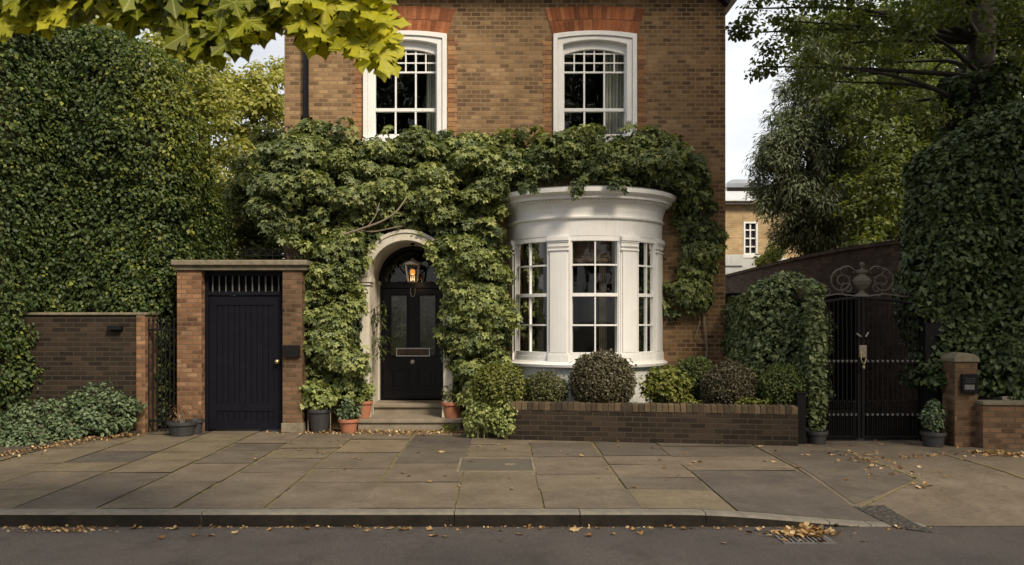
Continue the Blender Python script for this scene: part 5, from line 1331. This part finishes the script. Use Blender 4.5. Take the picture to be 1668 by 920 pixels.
for k in range(110):
    f = me.polygons[rng.randrange(len(me.polygons))]; lv.clump(f.center+f.normal*rng.uniform(.2,.34), (.06,.06,.10), 9, .07, .7, .2, out=None)
for k in range(1100):
    pi_ = rng.randrange(len(me.polygons)); f = me.polygons[pi_]; c = f.center
    lv.clump(c+f.normal*.06, (.17,.15,.12), 34, .062, .42+.2*rng.random()+.36*max(0,min(1,(c.x+5.9)*1.1))*max(0,min(1,(c.z-3.2)*.6)), .2, out=f.normal, cut=-.1)
lv.build('foliage', T_DIA, M['hedge'], hg)
link('twigs', copy_shrunk(me, .12), M['twig'], hg, smooth=True)

# ================================================================== RIGHT IVY
ri = thing('ivy_bank', (6.6, 11.6, 0), 'tall bank of dark glossy ivy right of the gates, hanging over the intercom pier', 'ivy')
path = [(7.25,14.6),(6.6,13.2),(5.98,12.2),(5.76,11.65),(6.05,11.42),(6.6,11.30),(7.4,11.15),(9.5,10.8)]
tops = [4.6,4.3,4.1,4.0,4.1,4.4,4.5,4.6]; bots = [1.4,1.2,.85,.78,.75,.64,.58,.55]
me = wall_hull(path, tops, bots, .24, 1.1, nv=40, over=1.4, seed=2)
lv = Leaves(92)
lv.surf(me, 1000, .066, .42, .25, (-.05,.20), up=.35, droop=.9, jit=.4)
for k in range(650):
    f = me.polygons[rng.randrange(len(me.polygons))]
    lv.clump(f.center+f.normal*.05, (.15,.13,.12), 30, .066, .45+.25*rng.random(), .2, out=f.normal, cut=0)
lv.build('foliage', T_IVY, M['ivy_right'], ri)
link('twigs', copy_shrunk(me, .13), M['twig'], ri, smooth=True)

# ivy clad pier left of the gates
ip = thing('ivy_clad_pier', (4.1, 12, 0), 'box shaped ivy clad pier left of the gates, behind the round green shrub', 'ivy')
path = [(3.62,13.6),(3.58,12.7),(3.72,12.15),(4.0,11.95),(4.3,11.78),(4.44,11.8),(4.42,12.5)]
me = wall_hull(path, [2.0,2.1,2.2,2.22,2.12,2.05,2.1], [.2,.2,.2,.2,.2,.15,.15], .07, 1.8, nv=30, over=.5, seed=3)
lv = Leaves(93); lv.surf(me, 1400, .052, .45, .24, (-.03,.10), up=.35, droop=.8, jit=.42)
for k in range(120):
    f = me.polygons[rng.randrange(len(me.polygons))]; lv.clump(f.center+f.normal*.03, (.12,.1,.09), 26, .052, .5, .2, out=f.normal, cut=0)
for k in range(60):     # trailing column down to the pot
    z = .2+1.9*k/60; lv.clump((WX(1329,11.5)+rng.uniform(-.05,.05), 11.52+rng.uniform(-.05,.05), z), (.11,.1,.09), 26, .055, .55, .22)
lv.build('foliage', T_IVY, M['creeper'], ip)
link('twigs', copy_shrunk(me, .08), M['twig'], ip, smooth=True)
bm = bmesh.new(); tube(bm, [(WX(1329,11.5),11.52,.1),(WX(1329,11.5),11.52,2.0)], .035, 8); obj('stem', bm, M['bark'], ip)

# ================================================================== TREES
def tree(name, label, base, trunk, blobs, mat, lsize, tmpl=T_DIA, seed=0, sub=26, per=60, rsub=.34, tone=.5, trunk_r=.22, up=.5, droop=.5, cut=-.4, out=(0,-1,.35), group=None, limbs=True, flat=.75, shell=.5, bark='bark'):
    t = thing(name, base, label, 'tree', group); lv = Leaves(seed); rg = random.Random(seed)
    bm = bmesh.new(); tp = curve_pts([base]+trunk, 6); m = len(tp)
    tube(bm, tp, [trunk_r*(1-.65*i/(m-1)) for i in range(m)], 12)
    for (c, r_) in blobs:
        c = Vector(c); rad = Vector(r_ if hasattr(r_, '__len__') else (r_,)*3)
        if limbs:
            s = min(tp[m//4:], key=lambda p: (p-c).length+.8*max(0, p.z-c.z)); 
            e = c+Vector((rg.uniform(-.2,.2), .1, .1)); mid = (s+e)/2+Vector((rg.uniform(-.3,.3), rg.uniform(-.2,.2), rg.uniform(0,.3)))
            q = curve_pts([s, mid, e], 5); L_ = len(q); tube(bm, q, [trunk_r*.15*(1-.8*i/(L_-1)) for i in range(L_)], 6)
        vol = rad.x*rad.y*rad.z; ns = max(5, int(sub*(rad.x*rad.z)/(.8*.8)))
        for k in range(ns):
            d = Vector((rg.gauss(0,1), rg.gauss(0,1), rg.gauss(0,1))).normalized()*(shell+(1.02-shell)*rg.random()**.6)
            if out is not None and d.dot(Vector(out).normalized()) < -.55: continue
            p = (c.x+d.x*rad.x, c.y+d.y*rad.y, c.z+d.z*rad.z)
            rs = rsub*rg.uniform(.6,1.15)
            lv.clump(p, (rs, rs, rs*flat), per, lsize, tone+.18*rg.uniform(-1,1), .18, out=out, cut=cut, up=up, droop=droop, fill=.75)
    obj('trunk', bm, M[bark], t, smooth=True)
    lv.build('crown', tmpl, mat, t); return t
def B(px, py, Y, rx, ry=None, rd=None):
    c = W(px, py, Y); k = Y/F; ry = ry or rx; rd = rd or rx; return (tuple(c), (rx*k, rd*k, ry*k))
tree('broadleaf_tree', 'bright yellow green tree rising just behind the ivy hedge on the left', (-7.0,19.5,0), [(-7.0,19.5,2),(-6.8,19.3,5)],
     [B(250,110,18.5,60,50),(B(310,150,18.5,55,50)),B(345,200,18.8,42,50),B(372,270,19,34,55),B(390,350,19,30,60),B(185,70,19,60,40),B(120,50,19,60,40)], M['lime'], .10, seed=101, sub=36, per=80, rsub=.32, tone=.45)
tree('broadleaf_tree', 'pale lime green tree between the hedge and the left house corner', (-7.3,24,0), [(-7.3,24,2.5),(-7.0,23.8,6)],
     [B(440,140,23,34,40),B(385,185,23,60,45),B(345,150,23.5,50,40),B(440,200,23,50,60),B(410,260,23,50,50),B(450,320,23,40,60),B(400,380,23,40,50),B(420,440,23,50,50),B(465,120,23.5,20,30),B(330,110,23.6,40,36),B(400,150,23.3,40,34)], M['lime'], .12, seed=102, sub=38, per=80, rsub=.36, tone=.62)
tree('broadleaf_tree', 'darker tree filling the gap low behind the side door', (-5.4,18,0), [(-5.4,18,1.5),(-5.3,18,3)],
     [B(430,330,17.5,42,80),B(400,420,17.5,50,50),B(330,400,17,60,60),B(455,430,17,60,60),B(300,470,16.5,70,60),B(440,270,17.5,40,60),B(410,320,17.2,45,60),B(450,380,17,60,50),B(380,470,16.5,60,60),B(250,600,15.5,60,80),B(420,520,16,80,60)], M['wood_green'], .10, seed=103, sub=36, per=70, rsub=.32, tone=.7)
# conifer with drooping tufts
cb = [B(1300,165,21,32,38),B(1330,110,21,40,50),B(1275,225,21,38,42),B(1262,285,21,42,50),B(1300,260,20.5,55,60),B(1280,350,20.8,46,50),B(1330,330,20.3,60,60),B(1350,230,20.5,50,70),B(1310,385,20.6,44,30),B(1375,300,20.5,45,70),B(1365,385,20.5,48,34),B(1340,180,20.8,40,50)]
tree('conifer_tree', 'grey green conifer with drooping tufts beside the distant yellow brick house', (7.7,21.3,0), [(7.7,21.3,3),(7.8,21.2,8.5)], cb, M['conifer'], .15, T_NEED, seed=104, sub=44, per=150, rsub=.32, tone=.55, droop=.7, up=.6, flat=1.1)
# mid wood behind
tree('broadleaf_tree', 'mid green tree between the conifer and the ivy covered trunk', (10.2,20,0), [(10.2,20,3),(10.3,20,7)],
     [B(1430,250,19,60,60),B(1400,340,18.5,45,60),B(1450,330,18.2,55,70),B(1440,400,17.5,60,40),B(1500,260,19,50,70),B(1390,180,19.5,50,50),B(1480,160,19.5,70,60),B(1530,230,19,50,80)], M['oak'], .10, seed=105, sub=36, per=70, rsub=.34, tone=.42)
tree('broadleaf_tree', 'dark tree standing farthest back at the upper right', (13.5,27,0), [(13.5,27,4),(13.5,27,10)],
     [B(1420,90,26,90,80),B(1340,60,27,60,50),B(1530,90,26,90,100),B(1640,120,26,90,120),B(1560,260,25,100,100),B(1660,300,24,90,120),B(1450,200,26,90,90),B(1420,330,25,90,90),B(1500,400,24,100,70),B(1600,20,26,110,60)], M['oak'], .15, seed=106, sub=30, per=70, rsub=.5, tone=.3)
tree('street_tree', 'unseen tree added outside the frame on the right to shade the gates and house front', (8.6,8.0,-.1), [(8.6,8.0,3),(8.5,8.0,7)],
     [((8.3,6.8,6.8),(2.1,2.1,1.9)),((10.5,6.9,7),(2.2,2.2,2.0)),((6.9,9.4,8.4),(2.2,1.8,1.3)),((5.9,8.5,11),(2.4,2.2,2.0)),((5.5,9.6,7.3),(1.5,1.5,1.2)),((8,8.2,12),(2.6,2.2,2.0)),((9,9,9),(2.4,2.2,1.8)),((7.6,7.5,9),(2.0,2.0,1.5))], M['oak'], .15, seed=130, sub=11, per=36, rsub=.55, out=None, cut=-2, shell=.3, trunk_r=.28)  # invented crown, its masses set in the sun's path to shade the right
# the great tree with bare trunk, ivy on its lower part
TX, TY = WX(1594,13.4), 13.4
t = tree('street_tree', 'big tree with bare dark trunk at the right, boughs reaching over the gates', (TX,TY,0), [(TX-.05,TY,3),(TX+.05,TY,6),(TX+.2,TY,9.5)],
     [B(1230,60,13.6,48,38,40),B(1215,20,13.4,36,30,40),B(1250,115,13.8,26,28,30),B(1290,40,13.5,52,46),B(1345,80,14,60,46),B(1300,-20,13.5,70,40),B(1400,30,13,70,50),B(1440,110,14,60,44),B(1480,50,12.5,60,50),B(1510,130,14.8,44,56),B(1520,10,12.6,70,50),B(1650,40,12.4,60,70),B(1665,150,13,40,70),B(1600,-30,12.5,80,40),B(1400,-50,13,90,50),B(1240,-20,13.5,50,30),B(1560,-10,12.6,60,36),B(1360,140,13.2,50,26),B(1440,180,13.6,50,28),B(1500,190,13,44,30),B(1662,70,12.6,26,60),B(1330,110,12.8,40,26)],
     M['oak'], .068, T_BOX, seed=107, sub=34, per=46, rsub=.24, tone=.42, trunk_r=.34, flat=.55, up=.7, shell=.25, droop=.35, cut=-1)
lv = Leaves(108)
for k in range(230):
    z = rng.uniform(3.2, 5.5); a = rng.uniform(0, 2*PI); lv.clump((TX+.42*math.cos(a), TY+.40*math.sin(a), z), (.16,.14,.14), 22, .09, .4+.2*rng.random(), .2, out=(math.cos(a), math.sin(a), .2), cut=-.2)
it = thing('trunk_ivy', (TX,TY,3), 'ivy sleeve climbing the lower trunk of the big right-hand tree', 'ivy'); lv.build('foliage', T_IVY, M['ivy_right'], it)
bm = bmesh.new()
for k in range(5): a = k*1.3; tube(bm, [(TX+.36*math.cos(a+z_*.3), TY+.36*math.sin(a+z_*.3), z_) for z_ in (2.5,3.2,4,4.8)], .02, 6)
obj('stem', bm, M['vine'], it)
# yellow bush in front of the far house
tree('bush', 'small yellow green bush in front of the distant yellow brick house', (WX(1255,30),30,0), [(WX(1255,30),30,2)], [B(1255,412,30,24,14),B(1275,420,30,24,22),B(1240,425,30,14,10)], M['lime'], .12, seed=109, sub=40, per=50, rsub=.25, tone=.3, trunk_r=.06, limbs=False)
# trees across the street (they stand behind the camera and show in the window panes)
for k, (x, y, h) in enumerate(((-9,-9.5,12),(-1.5,-10,12.5),(6,-9.5,12),(13.5,-10,12))):
    tree('street_tree', 'round headed tree across the street, '+['first','second','third','fourth'][k]+' from the left in its row', (x,y,-.1), [(x,y,3),(x,y,h)],
         [((x,y,10),(3.2,2.4,4.6)),((x-2.2,y,7.5),(2.4,2.2,3.2)),((x+2.4,y,8),(2.6,2.2,3.4)),((x+.6,y,4.6),(3.4,2.2,1.8)),((x,y,14),(2.6,2.,2.2)),((x-2.6,y,12),(1.8,1.8,2)),((x+2.6,y,12.2),(1.8,1.8,2))],
         M['wood_green'], .32, seed=120+k, sub=5, per=26, rsub=.8, out=None, cut=-2, shell=.3, group='trees across the street')

# ================================================================== MAPLE BOUGH (near, top left)
mp_ = thing('maple_tree', (-6.6,8.2,0), 'maple with sunlit yellow green leaves hanging into the top left corner', 'tree')
bm = bmesh.new()
tube(bm, curve_pts([(-6.6,8.2,-.05),(-6.6,8.2,1.5),(-6.5,8.0,3.0),(-6.3,7.8,5.0),(-6.4,7.9,7)]), [.2-.004*k for k in range(33)], 12)
def limb(pts, r0, r1):
    q = curve_pts(pts, 8); m = len(q); tube(bm, q, [r0+(r1-r0)*i/(m-1) for i in range(m)], 8); return q
L0 = limb([(-6.5,8.0,3.2),(-5.0,6.8,3.75),(-3.6,5.6,3.85),W(200,-12,5.0),W(360,-15,4.8),W(470,-8,4.7),W(560,25,4.6),W(600,60,4.6)], .075, .006)
L1 = limb([(-5.0,6.8,3.75),(-3.9,6.0,3.6),W(20,-5,5.2),W(120,15,5.0)], .03, .005)
L2 = limb([W(200,-12,5.0),W(270,20,4.9),W(330,50,4.8)], .012, .004)
L3 = limb([W(360,-15,4.8),W(400,25,4.75),W(420,50,4.7)], .010, .004)
L4 = limb([W(470,-8,4.7),W(520,40,4.6),W(590,85,4.55)], .010, .003)
obj('trunk', bm, M['bark'], mp_, smooth=True)
def mleaves(poly, n, seed, tone, sz, lean):
    lv = Leaves(seed); rg = np.random.default_rng(seed); rr = random.Random(seed); k = 0
    xs_ = [p[0] for p in poly]; ys_ = [p[1] for p in poly]
    P=[];N=[];T=[];S=[];C=[]
    while k < n:
        px, py = rr.uniform(min(xs_), max(xs_)), rr.uniform(min(ys_), max(ys_))
        if not inpoly(px, py, poly): continue
        k += 1
        Y = rr.uniform(4.35, 5.25); P.append(W(px, py, Y))
        N.append(Vector((rr.gauss(0,.4), -1+rr.gauss(0,.25), .55+rr.gauss(0,.35))).normalized())
        T.append(Vector((lean+rr.gauss(0,.5), rr.gauss(0,.3)-.2, -.75+rr.gauss(0,.3))).normalized())
        S.append(sz*rr.uniform(.7,1.15)); C.append(min(1,max(0, rr.gauss(tone,.22))))
    lv.add(np.array(P), np.array(N), np.array(T), np.array(S), np.array(C)); return lv
lv = mleaves([(-60,-60),(640,-60),(604,4),(560,0),(470,12),(430,34),(385,62),(330,85),(285,66),(262,28),(190,22),(120,22),(96,20),(60,18),(-60,0)], 480, 301, .27, .155, .1)
l2 = mleaves([(430,-40),(600,-50),(612,10),(622,45),(636,96),(618,88),(580,72),(540,64),(500,50),(470,20)], 230, 302, .74, .16, .5)
l3 = mleaves([(-60,-20),(110,0),(118,22),(90,40),(40,35),(0,62),(-50,60)], 46, 303, .62, .15, 0)
l4 = mleaves([(285,0),(430,0),(425,40),(372,70),(320,80),(290,55)], 90, 304, .18, .16, .1)
for o_ in (l2, l3, l4): 
    for a in 'PNTSC': getattr(lv, a).extend(getattr(o_, a))
lv.build('foliage', T_MAP, M['maple'], mp_, veins=True)

# ================================================================== FALLEN LEAVES
rg = random.Random(77)
def dead_leaf_mesh(seed):
    r_ = random.Random(seed); V, Fc = T_MAP if seed % 2 else T_IVY
    V = V.copy(); V[:,2] = V[:,2]+.25*np.abs(V[:,0])*r_.uniform(.2,1.2)+.12*r_.random()*V[:,1]**2
    me = bpy.data.meshes.new('fallen_leaf'); me.from_pydata([tuple(v) for v in V], [], Fc); me.materials.append(M['litter'])
    at = me.attributes.new('tone', 'FLOAT', 'POINT'); at.data.foreach_set('value', [r_.random()]*len(V)); return me
dms = [dead_leaf_mesh(k) for k in range(10)]
def fallen(x, y, s, where, road=False):
    z = (-.12 if road else hgt(x, y))+.008
    o = bpy.data.objects.new('fallen_leaf', rg.choice(dms)); col.objects.link(o); o.location = (x, y, z); o.scale = (s, s, s)
    o.rotation_euler = (rg.uniform(-.25,.25), rg.uniform(-.25,.25), rg.uniform(0, 6.28))
    tag(o, 'dry tan fallen leaf lying on the '+where, 'leaf', 'dead leaves on the '+where)
for k in range(95):
    px = rg.uniform(380, 1640); py = 714+abs(rg.gauss(0, 36))
    if py > 826: continue
    x, y = G(px, py); fallen(x, y, rg.uniform(.030,.060), 'paving slabs')
for k in range(30):
    x = rg.choice((rg.uniform(-4,3), rg.gauss(.3,1.6))); y = KY-.05-abs(rg.gauss(0,.22)); fallen(x, max(6.3, y), rg.uniform(.035,.07), 'road by the kerb', True)
x, y = WX(660,7.15), 7.15; fallen(x, y, .10, 'road by the kerb', True)
def litter(name, label, spots, size, seed, zf=None):
    lv = Leaves(seed); r_ = np.random.default_rng(seed); P = []
    for (x, y, sx, sy, n, h) in spots:
        for k in range(n):
            xx, yy = x+r_.normal()*sx, y+r_.normal()*sy; P.append((xx, yy, (zf(xx,yy) if zf else hgt(xx,yy))+.008+h*r_.random()*math.exp(-((xx-x)/max(sx,.01))**2-((yy-y)/max(sy,.01))**2)))
    n = len(P); N = nrm(np.array((0,0,1.))+r_.normal(size=(n,3))*.45); T = nrm(r_.normal(size=(n,3)))
    lv.add(np.array(P), N, T, size*(.6+.8*r_.random(n)), r_.random(n)); o = lv.build(name, T_BOX, M['litter']); tag(o, label, 'leaf litter', kind='stuff'); return o
litter('leaf_litter', 'orange brown leaf litter along the foot of the front step', [(WX(px,12.45), 12.45, 0.28, .08, 90, .015) for px in (520,580,640,700,760)]+[(WX(650,12.3),12.25,0.7,.08,160,.01)], .040, 401)
litter('leaf_litter', 'brown leaf litter drifted before the driveway gates', [(*G(1400,740),.22,.10,22,.01),(*G(1440,760),.2,.15,26,.01),(*G(1480,745),.25,.1,26,.01),(*G(1520,742),.25,.08,26,.01),(*G(1405,750),.12,.1,28,.01),(*G(1460,772),.25,.06,20,.01),(*G(1505,785),.10,.05,16,.01)], .045, 402)
litter('leaf_litter', 'tan leaf pile at the foot of the low wall at the right edge', [(*G(1650,742),.22,.06,120,.03),(*G(1620,738),.15,.05,70,.02)], .05, 403)
litter('leaf_litter', 'heap of tan leaves on the road drain', [(WX(1322,7.05),7.06,.12,.08,120,.04),(WX(1285,7.0),6.98,.15,.09,50,.01)], .055, 404, lambda x,y: -.115)
litter('leaf_litter', 'thin line of leaf crumbs in the gutter along the kerb', [(x_,KY-.05,.28,.02,14,.01) for x_ in np.arange(-4.4,3.4,.45)]+[(WX(95,7.15),7.15,.2,.04,120,.015)], .028, 405, lambda x,y: -.12)
ed = [G(-20,750), G(60,735), G(120,724), G(180,715), G(222,710)]
litter('leaf_litter', 'pale leaf crumbs along the edge of the left planting bed', [(a[0]+(b[0]-a[0])*u, a[1]+(b[1]-a[1])*u, .12, .06, 30, .015) for a, b in zip(ed, ed[1:]) for u in (0,.33,.66)], .032, 406, lambda x,y: .035)
